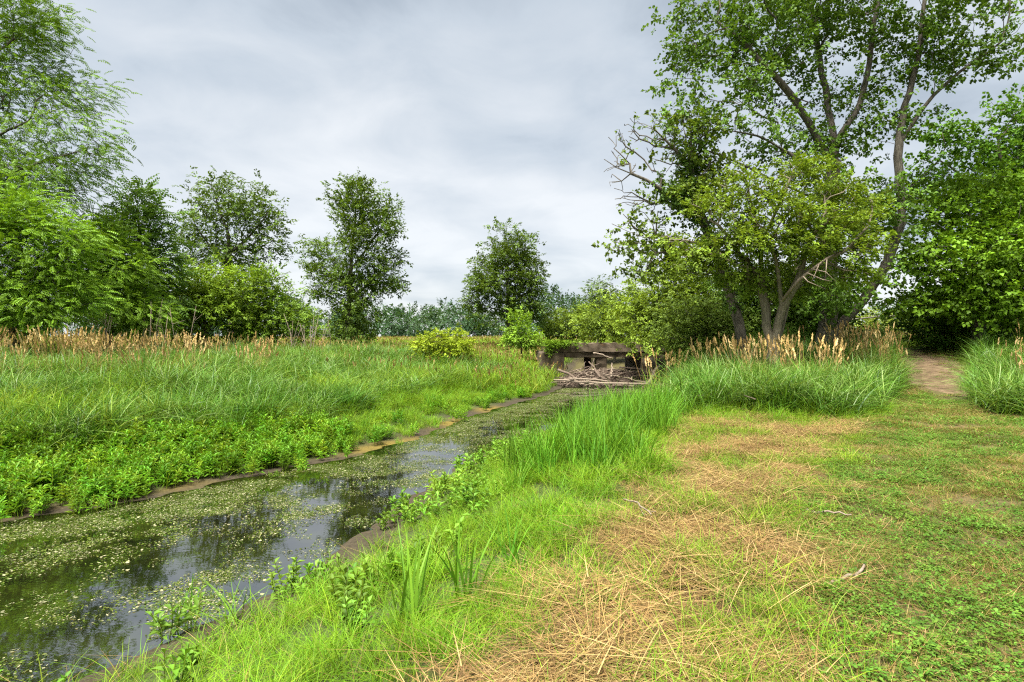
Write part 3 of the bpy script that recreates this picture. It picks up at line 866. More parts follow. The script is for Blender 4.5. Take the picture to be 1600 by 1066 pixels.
    tree('box_elder_tree', 'multi-stemmed smaller tree with pale trunks and yellow-green leaves before the huge maple', 17.0,
         [[(1205, 575, 0), (1212, 520, 0), (1222, 470, 0), (1245, 430, -.3), (1290, 405, -.8), (1325, 390, -1)],
          [(1210, 560, 0), (1192, 480, .3), (1188, 400, .4), (1180, 330, .4), (1165, 285, .3)],
          [(1215, 540, .1), (1240, 440, .8), (1250, 360, .8), (1255, 300, .6)],
          [(1222, 470, 0), (1216, 410, -.3), (1200, 370, -.6), (1170, 330, -1)],
          [(1190, 440, .3), (1150, 390, .2), (1120, 350, 0)], [(1186, 390, .4), (1215, 330, 0), (1235, 280, -.2)], [(1245, 430, -.3), (1262, 380, -.5), (1290, 330, -.6)]],
         [(1255, 265, 42, 22, .8), (1200, 300, 36, 24, .8, -.4), (1300, 300, 40, 24, .8, -.3), (1235, 330, 40, 22, 1, -.8), (1160, 340, 36, 26, .9), (1310, 350, 50, 24, .8, -.6), (1110, 320, 40, 26, .5), (1200, 375, 55, 24, 1, -.6), (1270, 385, 50, 20, .9, -.8),
          (1120, 385, 40, 26, .8), (1165, 425, 55, 26, .9, .3), (1085, 410, 40, 26, .6), (1250, 425, 50, 20, .7, .6), (1350, 385, 36, 22, .7, -1), (1350, 320, 30, 22, .6), (1060, 370, 26, 16, .4), (1150, 280, 36, 20, .5), (1215, 455, 46, 16, .7, .5), (1330, 430, 40, 16, .6, -.6)],
         640, 3100, 'simple', 0.115, G_YEL, 0.19, 31, mat=MAT_BARK_PALE, tip_r=0.012, spread=0.17, yellow=0.22, wig=0.1)
    rt, NP, rad = tree('vine_clad_tree', 'half-dead leaning tree wrapped in ivy with bare twigs to the left', 19.0,
         [[(1170, 560, 0), (1150, 480, 0), (1120, 400, 0), (1090, 330, 0), (1078, 280, 0), (1080, 200, 0)],
          [(1095, 340, 0), (1050, 300, -.2), (1010, 280, -.4), (960, 262, -.5)],
          [(1110, 380, 0), (1050, 380, -.5), (990, 370, -1), (955, 350, -1)],
          [(1080, 260, 0), (1050, 225, 0), (1020, 200, 0)]],
         [(970, 245, 34, 40, 0.02), (1000, 205, 40, 24, 0.05), (1035, 250, 34, 34, .12), (1070, 205, 50, 40, .3), (1100, 250, 30, 30, .3), (965, 300, 26, 26, 0.03), (1005, 350, 44, 14, .5), (975, 385, 36, 12, .5), (1075, 300, 44, 34, .6), (1040, 390, 50, 28, .8), (1010, 325, 46, 16, .15), (1110, 285, 40, 40, .5), (1020, 425, 40, 16, .7)],
         520, 950, 'maple', 0.115, (0.062, 0.112, 0.022), 0.17, 32, spread=0.26, wig=0.12, tip_r=0.011)
    # ivy hugging the leaning stem
    r = np.random.default_rng(33)
    line = np.array([px(1150, 480, 19), px(1120, 400, 19), px(1090, 330, 19), px(1078, 280, 19), px(1079, 235, 19)])
    line2 = np.array([px(1093, 335, 19), px(1060, 308, 18.8), px(1030, 290, 18.7)])
    P = []
    for ln, k in ((line, 520), (line2, 160)):
        t = r.uniform(0, len(ln) - 1, k); i = np.minimum(t.astype(int), len(ln) - 2); f = (t - i)[:, None]
        P.append(ln[i] * (1 - f) + ln[i + 1] * f)
    P = np.vstack(P); D = r.normal(0, 1, P.shape); D /= np.linalg.norm(D, axis=1)[:, None]
    P = P + D * r.uniform(0.1, 0.34, (len(P), 1))
    V, F, C = place_sprays(P, D, 'maple', 0.10, (0.07, 0.14, 0.02), r)
    o = link('ivy', mesh_np('ivy', V, F, C, MAT_LEAF))
    tag(o, 'dark green ivy wrapped round the leaning half-dead stem', 'ivy')
    # dead snag hanging in the box elder
    base = px(1232, 455, 16.2)
    r = np.random.default_rng(34)
    g = Geo()
    main = np.array([px(1222, 470, 16.6), px(1250, 436, 16.1), px(1292, 404, 15.8), px(1302, 398, 15.8)])
    V, F = tube(main, [0.05, 0.045, 0.035, 0.02], 6); g.add(V, F, (1, 1, 1))
    for (a, b, c) in (((1292, 404), (1291, 420), (1289, 436)), ((1270, 421), (1290, 425), (1310, 444)), ((1262, 427), (1285, 437), (1300, 440)), ((1255, 432), (1262, 440), (1290, 452)), ((1280, 412), (1275, 425), (1268, 440))):
        V, F = tube([px(*a, 15.8), px(*b, 15.6), px(*c, 15.6)], [0.02, 0.014, 0.006], 5); g.add(V, F, (1, 1, 1))
    tag(link('dead_branch', g.mesh('dead_branch', MAT_DEAD, True)), 'bleached dead branch hanging in the yellow-green multi-stemmed tree', 'branch')
    # right edge
    tree('maple_tree', 'bright green leafy maple at the right edge beside the path', 21.0,
         [[(1530, 560, 0), (1528, 480, 0), (1520, 400, 0), (1515, 330, 0)], [(1526, 450, 0), (1470, 400, -1), (1430, 380, -1)], [(1524, 420, 0), (1590, 350, -1)]],
         [(1480, 350, 60, 40, 1), (1550, 320, 70, 50, 1), (1440, 400, 50, 40, .9), (1530, 400, 90, 45, 1, -1), (1600, 400, 80, 80, 1), (1460, 460, 60, 36, 1), (1550, 470, 90, 45, 1, -.5), (1650, 350, 90, 110, 1), (1420, 480, 36, 26, .9)],
         480, 4800, 'maple', 0.14, (0.072, 0.158, 0.018), 0.22, 35, spread=0.36)
    tree('maple_tree', 'taller dark maple behind the bright one at the right edge', 25.0,
         [[(1580, 560, 0), (1578, 420, 0), (1570, 300, 0), (1560, 220, 0)], [(1574, 340, 0), (1500, 270, 0), (1450, 240, 0)]],
         [(1575, 165, 36, 18, .9), (1500, 215, 50, 22, .9), (1455, 245, 24, 18, .8), (1470, 290, 45, 30, .9), (1560, 240, 50, 26, 1), (1640, 230, 80, 90, 1), (1590, 310, 60, 50, 1), (1520, 280, 40, 26, .9), (1450, 190, 16, 10, .6), (1540, 190, 26, 14, .8)],
         330, 2500, 'maple', 0.15, (0.046, 0.12, 0.018), 0.28, 36, spread=0.3)
    tree('dogwood_shrub', 'dark low shrub at the foot of the right maples beside the path', 22.5,
         [[(1490, 560, 0), (1488, 530, 0), (1480, 500, 0)]],
         [(1470, 510, 50, 22, 1), (1530, 505, 60, 26, 1), (1430, 500, 36, 22, .9), (1600, 510, 60, 26, 1), (1490, 530, 60, 14, 1)],
         200, 1700, 'simple', 0.13, (0.05, 0.125, 0.022), 0.05, 37, cat='shrub', spread=0.3, bark_name='stem')
    tree('understory_shrub', 'shady shrub behind the trunks of the huge maple and pale-stemmed tree', 24.0,
         [[(1250, 555, 0), (1250, 520, 0), (1248, 470, 0)]],
         [(1230, 500, 60, 40, 1), (1290, 505, 38, 34, 1), (1180, 510, 50, 36, 1), (1260, 460, 60, 36, 1), (1150, 470, 40, 40, 1), (1200, 450, 45, 36, .9)],
         230, 3000, 'simple', 0.15, (0.055, 0.12, 0.024), 0.07, 38, cat='shrub', spread=0.35, bark_name='stem')
    tree('field_tree', 'small pale tree in the field seen through the gap by the path', 62.0,
         [[(1372, 530, 0), (1372, 510, 0), (1371, 495, 0)]],
         [(1370, 500, 22, 16, 1), (1345, 508, 20, 12, 1), (1395, 505, 20, 14, 1), (1370, 516, 40, 10, 1)],
         110, 600, 'simple', 0.24, (0.11, 0.17, 0.04), 0.1, 39, spread=0.4)
    tree('thorn_scrub', 'green scrub closing the field edge behind the right trees', 50.0,
         [[(1290, 533, 0), (1290, 505, 0), (1288, 470, 0)]],
         [(1250, 490, 60, 36, 1), (1180, 490, 70, 40, 1), (1460, 500, 50, 24, .9), (1540, 480, 90, 40, 1), (1100, 495, 60, 30, 1)],
         240, 1500, 'simple', 0.22, (0.07, 0.13, 0.03), 0.12, 40, cat='shrub', spread=0.5, bark_name='stem', depth=0.6)
    # bare dead stems in front of the left trees
    r = np.random.default_rng(41)
    for q, (u0, lab) in enumerate(((165, 'bare white dead stems in front of the left trees'), (235, 'thin grey leafless shrub between the left tree masses'), (470, 'pale dry stalks beside the foot of the thicket'))):
        g = Geo(); Y = (21.5, 22.5, 28.0)[q]; hp = (50, 70, 45)[q]
        b0 = px(u0, 540, Y); b0[2] = float(height(b0[0], b0[1])[0])
        for k in range(14):
            u = u0 + r.normal(0, 22); a = px(u, 540, Y + r.normal(0, .4)); a[2] = float(height(a[0], a[1])[0])
            t = px(u + r.normal(0, 12), 535 - hp * r.uniform(0.4, 1.0), Y + r.normal(0, .4))
            V, F = tube([a - b0, (a + t) / 2 + r.normal(0, .08, 3) - b0, t - b0], [0.022, 0.015, 0.006], 4); g.add(V, F, (1, 1, 1))
            for s in range(3):
                f = r.uniform(.4, .9); p = a * (1 - f) + t * f
                V, F = tube([p - b0, p + np.array([r.normal(0, .25), r.normal(0, .2), r.uniform(.1, .4)]) - b0], [0.01, 0.004], 3, False); g.add(V, F, (1, 1, 1))
        o = link('dead_shrub', g.mesh('dead_shrub', MAT_DEAD)); o.location = tuple(b0)
        tag(o, lab, 'dead shrub')
    # creeper over the left end of the bridge
    r = np.random.default_rng(42)
    k = 420
    x = 1.7 + np.abs(r.normal(0, 0.75, k)); hang = r.random(k)
    P = np.stack([x, np.where(hang < 0.6, BY - 0.06, BY + r.uniform(0, .35, k)), np.where(hang < 0.6, 1.27 - np.abs(r.normal(0, .25, k)) * np.clip(2.8 - x, 0.3, 1.3), 1.30)], 1)
    D = np.tile(np.array([0.2, -0.8, 0.15]), (k, 1))
    V, F, C = place_sprays(P, D, 'simple', 0.085, (0.14, 0.25, 0.02), r)
    tag(link('creeper', mesh_np('creeper', V, F, C, MAT_LEAF)), 'green creeper draped over the left end of the bridge parapet', 'creeper')
build_trees()

# far woods: one mass, haze put into the bluish leaf colour, no air volume
def build_far():
    r = np.random.default_rng(50)
    P, D, S = [], [], []
    g = Geo()
    for k in range(210):
        x = -330 + 660 * (k + r.random()) / 210; y = r.uniform(165, 230)
        h = r.uniform(8.5, 13) * (1 + 0.2 * np.sin(x * 0.05) + .12 * np.sin(x * .21)); w = r.uniform(3.5, 6.5)
        z0 = 0.75
        n = 170
        q = r.normal(0, 1, (n, 3)); q /= np.linalg.norm(q, axis=1)[:, None]; q *= r.uniform(0, 1, (n, 1)) ** 0.35
        c = np.array([x, y, z0 + h * 0.55])
        p = c + q * np.array([w, w, h * 0.5]); p = p[p[:, 2] > z0]
        dd = p - c + np.array([0, -1.5, .5])
        col = np.array(G_FAR_HAZE) * r.uniform(0.75, 1.2) * np.array([r.uniform(.85, 1.15), 1, 1])
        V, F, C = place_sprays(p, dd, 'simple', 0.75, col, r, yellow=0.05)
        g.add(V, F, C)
        V, F = tube([[x, y, z0 - .3], [x, y, z0 + h * .6]], [.25, .1], 5); g.add(V, F, (0.03, 0.03, 0.02))
    tag(link('far_woods', g.mesh('far_woods', MAT_LEAF)), 'distant woods with haze painted into the leaf colour along the far edge of the meadow', 'woods', kind='stuff')
build_far()
print('tree tris', TRI)


# ------------------------------------------------------------------ grasses and herbs
def blades(r, n, rad, h, hs, w, lean, droop, cols, seg=3, z0=(0, 0), colj=0.15, square=False):
    """n leaf blades; returns V, F, C"""
    if square: bx, by = r.uniform(-rad, rad, n), r.uniform(-rad, rad, n)
    else:
        a = r.uniform(0, 2 * np.pi, n); q = rad * np.sqrt(r.random(n)); bx, by = q * np.cos(a), q * np.sin(a)
    az = r.uniform(0, 2 * np.pi, n); H = np.maximum(h * 0.3, r.normal(h, hs, n)); Ln = np.abs(r.normal(lean, lean * 0.5, n)); Dr = np.abs(r.normal(droop, droop * 0.5, n))
    W = w * r.uniform(0.7, 1.3, n); zb = r.uniform(z0[0], z0[1], n) if z0[1] > 0 else np.zeros(n)
    tw = r.normal(0, 0.6, n)
    dx, dy = np.cos(az), np.sin(az); sx, sy = np.cos(az + np.pi / 2 + tw), np.sin(az + np.pi / 2 + tw)
    V = np.zeros((n, 2 * seg + 1, 3))
    for k in range(seg + 1):
        t = k / seg
        out = H * (Ln * t + Dr * t * t); up = H * (t - 0.55 * Dr * t * t) / np.sqrt(1 + Ln * Ln * 0.8)
        px_, py_, pz = bx + dx * out, by + dy * out, zb + up
        ww = W * 0.5 * (1 - t) ** 0.6 if k else W * 0.42
        if k < seg:
            V[:, 2 * k] = np.stack([px_ - sx * ww, py_ - sy * ww, pz], 1)
            V[:, 2 * k + 1] = np.stack([px_ + sx * ww, py_ + sy * ww, pz], 1)
        else:
            V[:, 2 * k] = np.stack([px_, py_, pz], 1)
    F = []
    for k in range(seg - 1):
        F += [[2 * k, 2 * k + 1, 2 * k + 3], [2 * k, 2 * k + 3, 2 * k + 2]]
    F.append([2 * seg - 2, 2 * seg - 1, 2 * seg])
    F = (np.array(F)[None] + (np.arange(n) * (2 * seg + 1))[:, None, None]).reshape(-1, 3)
    cols = np.atleast_2d(np.asarray(cols, float))
    c = cols[r.integers(0, len(cols), n)] * r.uniform(1 - colj, 1 + colj, (n, 1))
    C = np.repeat(c, 2 * seg + 1, 0)
    return V.reshape(-1, 3), F, C

def herb(r, n_stem, rad, h, leaf, lw, cols, pairs=6, top=True, flat=0.3):
    """leafy herb: stems carrying lance leaves"""
    g = Geo(); cols = np.atleast_2d(cols)
    for s in range(n_stem):
        a = r.uniform(0, 6.28); q = rad * math.sqrt(r.random()); b = np.array([q * math.cos(a), q * math.sin(a), 0])
        H = h * r.uniform(0.65, 1.15); ln = r.normal(0, 0.16, 2)
        tip = b + np.array([ln[0] * H, ln[1] * H, H])
        c = cols[r.integers(0, len(cols))] * r.uniform(0.85, 1.15)
        V, F = tube([b, (b + tip) / 2 + np.array([0.01, 0, 0]), tip], [0.004, 0.003, 0.002], 3, False); g.add(V, F, c * np.array([1.3, 0.9, 0.8]))
        ph = r.uniform(0, 6.28)
        for k in range(pairs):
            t = 0.25 + 0.75 * (k + r.random() * .5) / pairs
            p = b + (tip - b) * t
            for sg in (0, math.pi):
                aa = ph + k * 1.9 + sg + r.normal(0, .3); l = leaf * r.uniform(.7, 1.2) * (1.15 - 0.45 * t); w = l * lw
                el = r.normal(flat + 0.5 * t, .25)
                d = np.array([math.cos(aa) * math.cos(el), math.sin(aa) * math.cos(el), math.sin(el)])
                sd_ = np.array([-math.sin(aa), math.cos(aa), 0]); up = np.cross(sd_, d) * -1
                m = p + d * l * .45 + up * l * .04; tp = p + d * l - up * l * .0 - np.array([0, 0, l * .22])
                V = np.array([p, m + sd_ * w / 2 + up * w * .15, tp, m - sd_ * w / 2 + up * w * .15])
                g.add(V, [[0, 1, 2], [0, 2, 3]], c * r.uniform(.85, 1.15))
    return np.vstack(g.V), np.vstack(g.F), np.vstack(g.C)

def seed_stalks(r, n, rad, h, cols, plume=0.2, pw=0.035, lean=0.12):
    g = Geo(); cols = np.atleast_2d(cols)
    for s in range(n):
        a = r.uniform(0, 6.28); q = rad * math.sqrt(r.random()); b = np.array([q * math.cos(a), q * math.sin(a), 0])
        H = h * r.uniform(0.8, 1.12); l = np.array([abs(r.normal(lean, lean)), r.normal(0, lean)]) * H
        mid = b + np.array([l[0] * .35, l[1] * .35, H * .55]); tip = b + np.array([l[0], l[1], H])
        c = cols[r.integers(0, len(cols))] * r.uniform(.8, 1.2)
        V, F = tube([b, mid, tip], [0.003, 0.0025, 0.0015], 3, False); g.add(V, F, c * .9)
        d = (tip - mid); d /= np.linalg.norm(d)
        for k in range(9):
            t = k / 9; p = tip - d * plume * (1 - t); aa = r.uniform(0, 6.28)
            wv = np.array([math.cos(aa), math.sin(aa), 0.0]) * pw * (0.45 + 1.0 * math.sin(math.pi * min(1, t * .8 + .15)))
            g.add(np.array([p, p + wv * .5 + d * plume * .16, p + d * plume * .30 + wv * .25, p - wv * .4 + d * plume * .12]), [[0, 1, 2], [0, 2, 3]], c * r.uniform(.85, 1.15))
    return np.vstack(g.V), np.vstack(g.F), np.vstack(g.C)

SRC = {}
def source(kind, parts_list, mat):
    """a hidden library of clump meshes for one kind of ground cover"""
    coll = bpy.data.collections.new('clumps_' + kind)
    for i, parts in enumerate(parts_list):
        g = Geo()
        for V, F, C in parts: g.add(V, F, C)
        o = bpy.data.objects.new('%s_clump_%02d' % (kind, i), g.mesh(kind, mat))
        coll.objects.link(o)
    SRC[kind] = (coll, len(parts_list))

def scatter(name, kind, x, y, scale, label, cat, r, z=None, tilt=0.08, sz=None, idx=None):
    coll, nv = SRC[kind]
    n = len(x)
    if z is None: z = height(x, y) - 0.01
    me = bpy.data.meshes.new(name)
    me.vertices.add(n); me.vertices.foreach_set('co', np.stack([x, y, z], 1).astype(np.float32).ravel())
    rot = np.stack([r.normal(0, tilt, n), r.normal(0, tilt, n), r.uniform(0, 2 * np.pi, n)], 1).astype(np.float32)
    s3 = np.stack([scale, scale, scale if sz is None else sz], 1).astype(np.float32)
    a = me.attributes.new('rot', 'FLOAT_VECTOR', 'POINT'); a.data.foreach_set('vector', rot.ravel())
    a = me.attributes.new('scl', 'FLOAT_VECTOR', 'POINT'); a.data.foreach_set('vector', s3.ravel())
    a = me.attributes.new('idx', 'INT', 'POINT'); a.data.foreach_set('value', (r.integers(0, nv, n) if idx is None else idx).astype(np.int32))
    me.update()
    o = link(name, me)
    ng = bpy.data.node_groups.new('scatter_' + name, 'GeometryNodeTree')
    ng.interface.new_socket('Geometry', in_out='INPUT', socket_type='NodeSocketGeometry')
    ng.interface.new_socket('Geometry', in_out='OUTPUT', socket_type='NodeSocketGeometry')
    NN, LL = ng.nodes.new, ng.links.new
    gi, go = NN('NodeGroupInput'), NN('NodeGroupOutput')
    ip = NN('GeometryNodeInstanceOnPoints')
    ci = NN('GeometryNodeCollectionInfo'); ci.inputs['Collection'].default_value = coll
    ci.inputs['Separate Children'].default_value = True; ci.inputs['Reset Children'].default_value = True
    def attr(nm, typ):
        q = NN('GeometryNodeInputNamedAttribute'); q.data_type = typ; q.inputs['Name'].default_value = nm
        return next(s for s in q.outputs if s.name == 'Attribute' and s.enabled)
    LL(gi.outputs[0], ip.inputs['Points']); LL(ci.outputs[0], ip.inputs['Instance'])
    ip.inputs['Pick Instance'].default_value = True
    LL(attr('idx', 'INT'), ip.inputs['Instance Index'])
    e2r = NN('FunctionNodeEulerToRotation'); LL(attr('rot', 'FLOAT_VECTOR'), e2r.inputs[0]); LL(e2r.outputs[0], ip.inputs['Rotation'])
    LL(attr('scl', 'FLOAT_VECTOR'), ip.inputs['Scale'])
    LL(ip.outputs[0], go.inputs[0])
    md = o.modifiers.new('scatter', 'NODES'); md.node_group = ng
    tag(o, label, cat, kind='stuff')
    return o

def sample(r, x0, x1, y0, y1, dens, fn):
    """points at up to dens per square metre in the rectangle, kept with probability fn(x, y, dr, dl)"""
    n = int((x1 - x0) * (y1 - y0) * dens)
    x, y = r.uniform(x0, x1, n), r.uniform(y0, y1, n)
    k = np.abs(x) < 0.93 * y + 2.2; x, y = x[k], y[k]
    dr, dl = edge_dist(x, y)
    p = fn(x, y, dr, dl)
    k = r.random(len(x)) < p
    return x[k], y[k]

def build_cover():
    r = np.random.default_rng(60)
    GR = [(0.125, 0.245, 0.011), (0.10, 0.215, 0.011), (0.17, 0.28, 0.014)]
    GRD = [(0.085, 0.185, 0.018), (0.11, 0.22, 0.026), (0.055, 0.135, 0.013), (0.18, 0.27, 0.06)]
    TAN = [(0.26, 0.168, 0.055), (0.18, 0.11, 0.038), (0.35, 0.25, 0.10)]
    YG = [(0.185, 0.265, 0.025), (0.215, 0.275, 0.03), (0.145, 0.24, 0.02)]
    source('lawn', [[blades(r, 200, .16, .045, .015, .0045, .6, .5, [(0.075, 0.145, 0.011), (0.06, 0.125, 0.011), (0.12, 0.155, 0.016)], 2, square=True),
                     blades(r, [32, 66, 135, 48][i % 4], .17, .06, .03, .0035, 2.5, .3, TAN, 2, square=True),
                     clover(r, [50, 20, 6, 34][i % 4], .16)] for i in range(8)], MAT_GRASS)
    source('straw', [[blades(r, 130, .24, .085, .04, .0042, 1.7, 1.7, TAN + [(0.15, 0.09, 0.035)], 5, z0=(0.0, 0.06)),
                      blades(r, 16, .22, .12, .05, .006, 2.2, .8, TAN, 4, z0=(0.03, 0.07)),
                      blades(r, 14, .2, .13, .05, .004, .5, .6, GR, 3)] for i in range(8)], MAT_STRAW)
    source('tuft', [[blades(r, 60, .14, .17, .05, .005, .35, .6, GR + YG[:1], 3), blades(r, 6, .12, .15, .05, .004, 1.5, .5, TAN, 3)] for i in range(6)], MAT_GRASS)
    source('bank', [[blades(r, 85, .2, .31, .09, .007, .3, .6, GR, 4), blades(r, 5, .2, .25, .1, .005, .8, .5, TAN, 3)] for i in range(8)], MAT_GRASS)
    source('sedge', [[blades(r, 42, .16, .80, .16, .013, .14, .28, [(0.10, 0.245, 0.016), (0.125, 0.27, 0.018), (0.085, 0.205, 0.016)], 5)] for i in range(6)], MAT_GRASS)
    source('reed', [[blades(r, 62, .28, .55, .16, .017, .45, .85, GRD, 4, z0=(0, .42)), blades(r, 26, .28, .55, .17, .012, .25, .5, GR, 4)] for i in range(8)], MAT_REED)
    source('swordgrass', [[blades(r, 46, .2, .72, .15, .018, .2, .5, [(0.06, 0.155, 0.014), (0.075, 0.185, 0.018), (0.05, 0.13, 0.012), (0.11, 0.22, 0.02)], 5)] for i in range(6)], MAT_REED)
    source('reedbright', [[blades(r, 70, .28, .5, .14, .011, .28, .6, GR + YG, 4, z0=(0, .2))] for i in range(6)], MAT_GRASS)
    source('canary', [[seed_stalks(r, 9, .3, 1.28, [(0.46, 0.31, 0.11), (0.38, 0.25, 0.09), (0.52, 0.38, 0.17)]), blades(r, 30, .3, .6, .15, .012, .35, .7, YG + TAN[:1], 4, z0=(0, .5))] for i in range(6)], MAT_STRAW)
    source('herb', [[herb(r, [5, 4, 6, 3][i % 4], .13, [.34, .28, .38, .24][i % 4], [.125, .10, .13, .09][i % 4], .25, [[(0.12, 0.27, 0.016), (0.10, 0.24, 0.015), (0.15, 0.30, 0.022)], [(0.085, 0.20, 0.013), (0.15, 0.25, 0.02)], [(0.12, 0.27, 0.016), (0.17, 0.28, 0.02)]][i % 3], 6)] + ([blades(r, 10, .12, .4, .1, .006, .3, .5, GR, 4)] if i % 3 == 1 else []) for i in range(12)], MAT_GRASS)
    source('weed', [[herb(r, 3, .08, .22, .08, .42, [(0.11, 0.23, 0.02), (0.14, 0.26, 0.03)], 5)] for i in range(6)], MAT_GRASS)
    source('meadow', [[blades(r, 170, .9, .55, .15, .022, .3, .5, YG + GRD[:1] + GR[:1], 3, z0=(0, .1)), seed_stalks(r, [3, 8][i % 2], .9, .72, TAN, .2, .05)] for i in range(6)], MAT_GRASS)
    source('float', [[float_bits(r, 80, .17)] for i in range(8)], MAT_GRASS)

    one = lambda x: np.ones_like(x)
    # mown lawn
    x, y = sample(r, 0, 13, 1.6, 10, 46, lambda x, y, dr, dl: smooth(-0.35, 0.3, x - x_lawn(y)) * smooth(0.1, -0.3, x - x_patch(y)))
    x2, y2 = sample(r, 4, 20, 10, 27, 22, lambda x, y, dr, dl: smooth(-0.5, 0.3, x - x_lawn(y)) * smooth(0.2, -0.3, x - x_patch(y)) * on_path(x, y))
    x, y = np.concatenate([x, x2]), np.concatenate([y, y2])
    dry = smooth(-0.5, 0.6, vnoise(x, y, 1.2, 3) + 0.6 * vnoise(x, y, 0.35, 6) + 0.25 * vnoise(x, y, 4, 2))
    idx = np.where(r.random(len(x)) < dry, 2, r.choice([0, 1, 3], len(x))) + 4 * r.integers(0, 2, len(x))
    scatter('lawn_grass', 'lawn', x, y, r.uniform(.8, 1.25, len(x)) * np.where(y > 10, 1.3, 1), 'mown lawn of short grass, clover and dry clippings on the right', 'grass', r, idx=idx)
    # raked straw strip
    f = lambda x, y, dr, dl: smooth(-0.35, 0.35, x - x_green(y) + .25 * vnoise(x, y, 2, 1)) * smooth(0.45, -0.35, x - x_lawn(y) + .3 * vnoise(x, y, 2, 4)) * smooth(12.6, 11.4, y) * (0.20 + 0.80 * smooth(-0.3, 0.5, vnoise(x, y, 2.1, 7) + 0.5 * vnoise(x, y, 3.5, 2) + .25 * smooth(7, 3, y)))
    x, y = sample(r, -2, 9, 1.5, 12.6, 42, f)
    scatter('straw_thatch', 'straw', x, y, r.uniform(.7, 1.3, len(x)), 'raked dry straw strip between lawn and green bank', 'straw', r)
    f2 = lambda x, y, dr, dl: smooth(-0.4, 0.2, x - x_green(y)) * smooth(0.6, -0.2, x - x_lawn(y)) * smooth(12.6, 11.4, y) * smooth(-0.2, 0.8, -vnoise(x, y, 2.1, 7) + 0.5 * vnoise(x, y, 3.4, 12) + .35)
    x, y = sample(r, -2, 9, 1.5, 12.6, 40, f2)
    scatter('strip_grass', 'tuft', x, y, r.uniform(.6, 1.2, len(x)), 'green grass tufts growing through the straw strip', 'grass', r)
    # green near bank
    f = lambda x, y, dr, dl: smooth(0.45, 1.3, dr + .45 * vnoise(x, y, 1.8, 3)) * smooth(0.25, -0.35, x - x_green(y) + .2 * vnoise(x, y, 2, 5)) * (dr > 0) * (.12 + .88 * smooth(-.6, .25, vnoise(x, y, 1.9, 15) + .6 * vnoise(x, y, 4.3, 25)))
    x, y = sample(r, -8, 6.5, 1.3, 9, 38, f)
    x2, y2 = sample(r, -3, 9, 9, 24, 24, f)
    x, y = np.concatenate([x, x2]), np.concatenate([y, y2])
    dr, _ = edge_dist(x, y)
    s = r.uniform(.65, 1.2, len(x)) * (0.55 + 0.45 * smooth(.4, 1.6, dr)) * (0.8 + 0.25 * vnoise(x, y, 1.1, 5)) * np.where(y < 4.5, .8, 1) * (1 - .4 * smooth(12, 15, y))
    scatter('bank_grass', 'bank', x, y, s, 'lush bright green grass on the near stream bank', 'grass', r)
    f = lambda x, y, dr, dl: (dr > .15) * smooth(2.2, .8, dr) * smooth(-.3, .5, vnoise(x, y, 1.6, 21)) * .8
    x, y = sample(r, -8, 3, 1.3, 12, 26, f)
    scatter('bank_weeds', 'weed', x, y, r.uniform(.7, 1.7, len(x)), 'broad-leaved weeds at the muddy near water edge', 'weeds', r)
    f = lambda x, y, dr, dl: smooth(.05, .3, dr) * smooth(1.9, .9, dr) * smooth(-.2, .6, vnoise(x, y, 2.1, 61)) * .7
    x, y = sample(r, -8, 4, 1.3, 16, 22, f)
    scatter('mud_tufts', 'tuft', x, y, r.uniform(.7, 1.7, len(x)), 'small grass tufts dotted over the near muddy shore', 'grass', r)
    f = lambda x, y, dr, dl: (dr > .5) * smooth(0.15, -.2, x - x_green(y)) * smooth(-2.2, -1.5, x - x_green(y)) * smooth(6.6, 8.0, y) * smooth(13.2, 11.6, y) * smooth(-.7, .1, vnoise(x, y, 1.3, 31))
    x, y = sample(r, -1, 7, 6.5, 14, 20, f)
    scatter('sedge_bed', 'sedge', x, y, r.uniform(.6, 1.0, len(x)), 'tall upright sedge bed on the near bank in mid picture', 'sedge', r)
    # far bank
    xs_ = -3.7
    f = lambda x, y, dr, dl: smooth(.05, .45, dl + .55 * vnoise(x, y, .9, 3)) * smooth(3.6, 2.4, dl + .5 * vnoise(x, y, .8, 8)) * smooth(-3.2, -4.2, x + .4 * vnoise(x, y, 1, 1))
    x, y = sample(r, -16, -3, 4.5, 13, 56, f)
    scatter('smartweed', 'herb', x, y, r.uniform(.8, 1.2, len(x)) * (1 + .25 * vnoise(x, y, 1.6, 71)), 'bed of leafy light green smartweed along the far water edge at left', 'herbs', r)
    f = lambda x, y, dr, dl: smooth(.1, .8, dl + .5 * vnoise(x, y, 1.2, 3)) * smooth(1.8, 1.0, dl) * .7 * smooth(-4.4, -3.2, x) * smooth(-.5, .5, vnoise(x, y, 1.5, 41))
    x, y = sample(r, -5, 3, 8, 26, 30, f)
    scatter('shore_herbs', 'herb', x, y, r.uniform(.6, 1.1, len(x)), 'scattered leafy herbs along the far muddy shore', 'herbs', r)
    f = lambda x, y, dr, dl: smooth(.45, 1.1, dl + .5 * vnoise(x, y, 1.1, 3)) * smooth(6.2, 4.6, dl + vnoise(x, y, .5, 2)) * np.where((x < -3.8) & (dl < 2.6), .15, 1)
    x, y = sample(r, -17, 2, 5, 28, 20, f)
    _, dl = edge_dist(x, y)
    scatter('shore_grass', 'bank', x, y, r.uniform(.8, 1.3, len(x)) * (.7 + .45 * smooth(1, 3, dl)), 'bright green grass on the lower far bank', 'grass', r)
    f = lambda x, y, dr, dl: smooth(2.4, 3.4, dl + .6 * vnoise(x, y, .7, 3)) * smooth(16, 12, dl) * smooth(-.9, 0., vnoise(x, y, .55, 14)) * (dl > 0)
    x, y = sample(r, -30, 2, 6, 30, 13, f)
    _, dl = edge_dist(x, y)
    hgt = (.7 + .4 * smooth(3, 9, dl)) * (1.02 + .42 * vnoise(x, y, 1.0, 11) + .2 * vnoise(x, y, 2.6, 5))
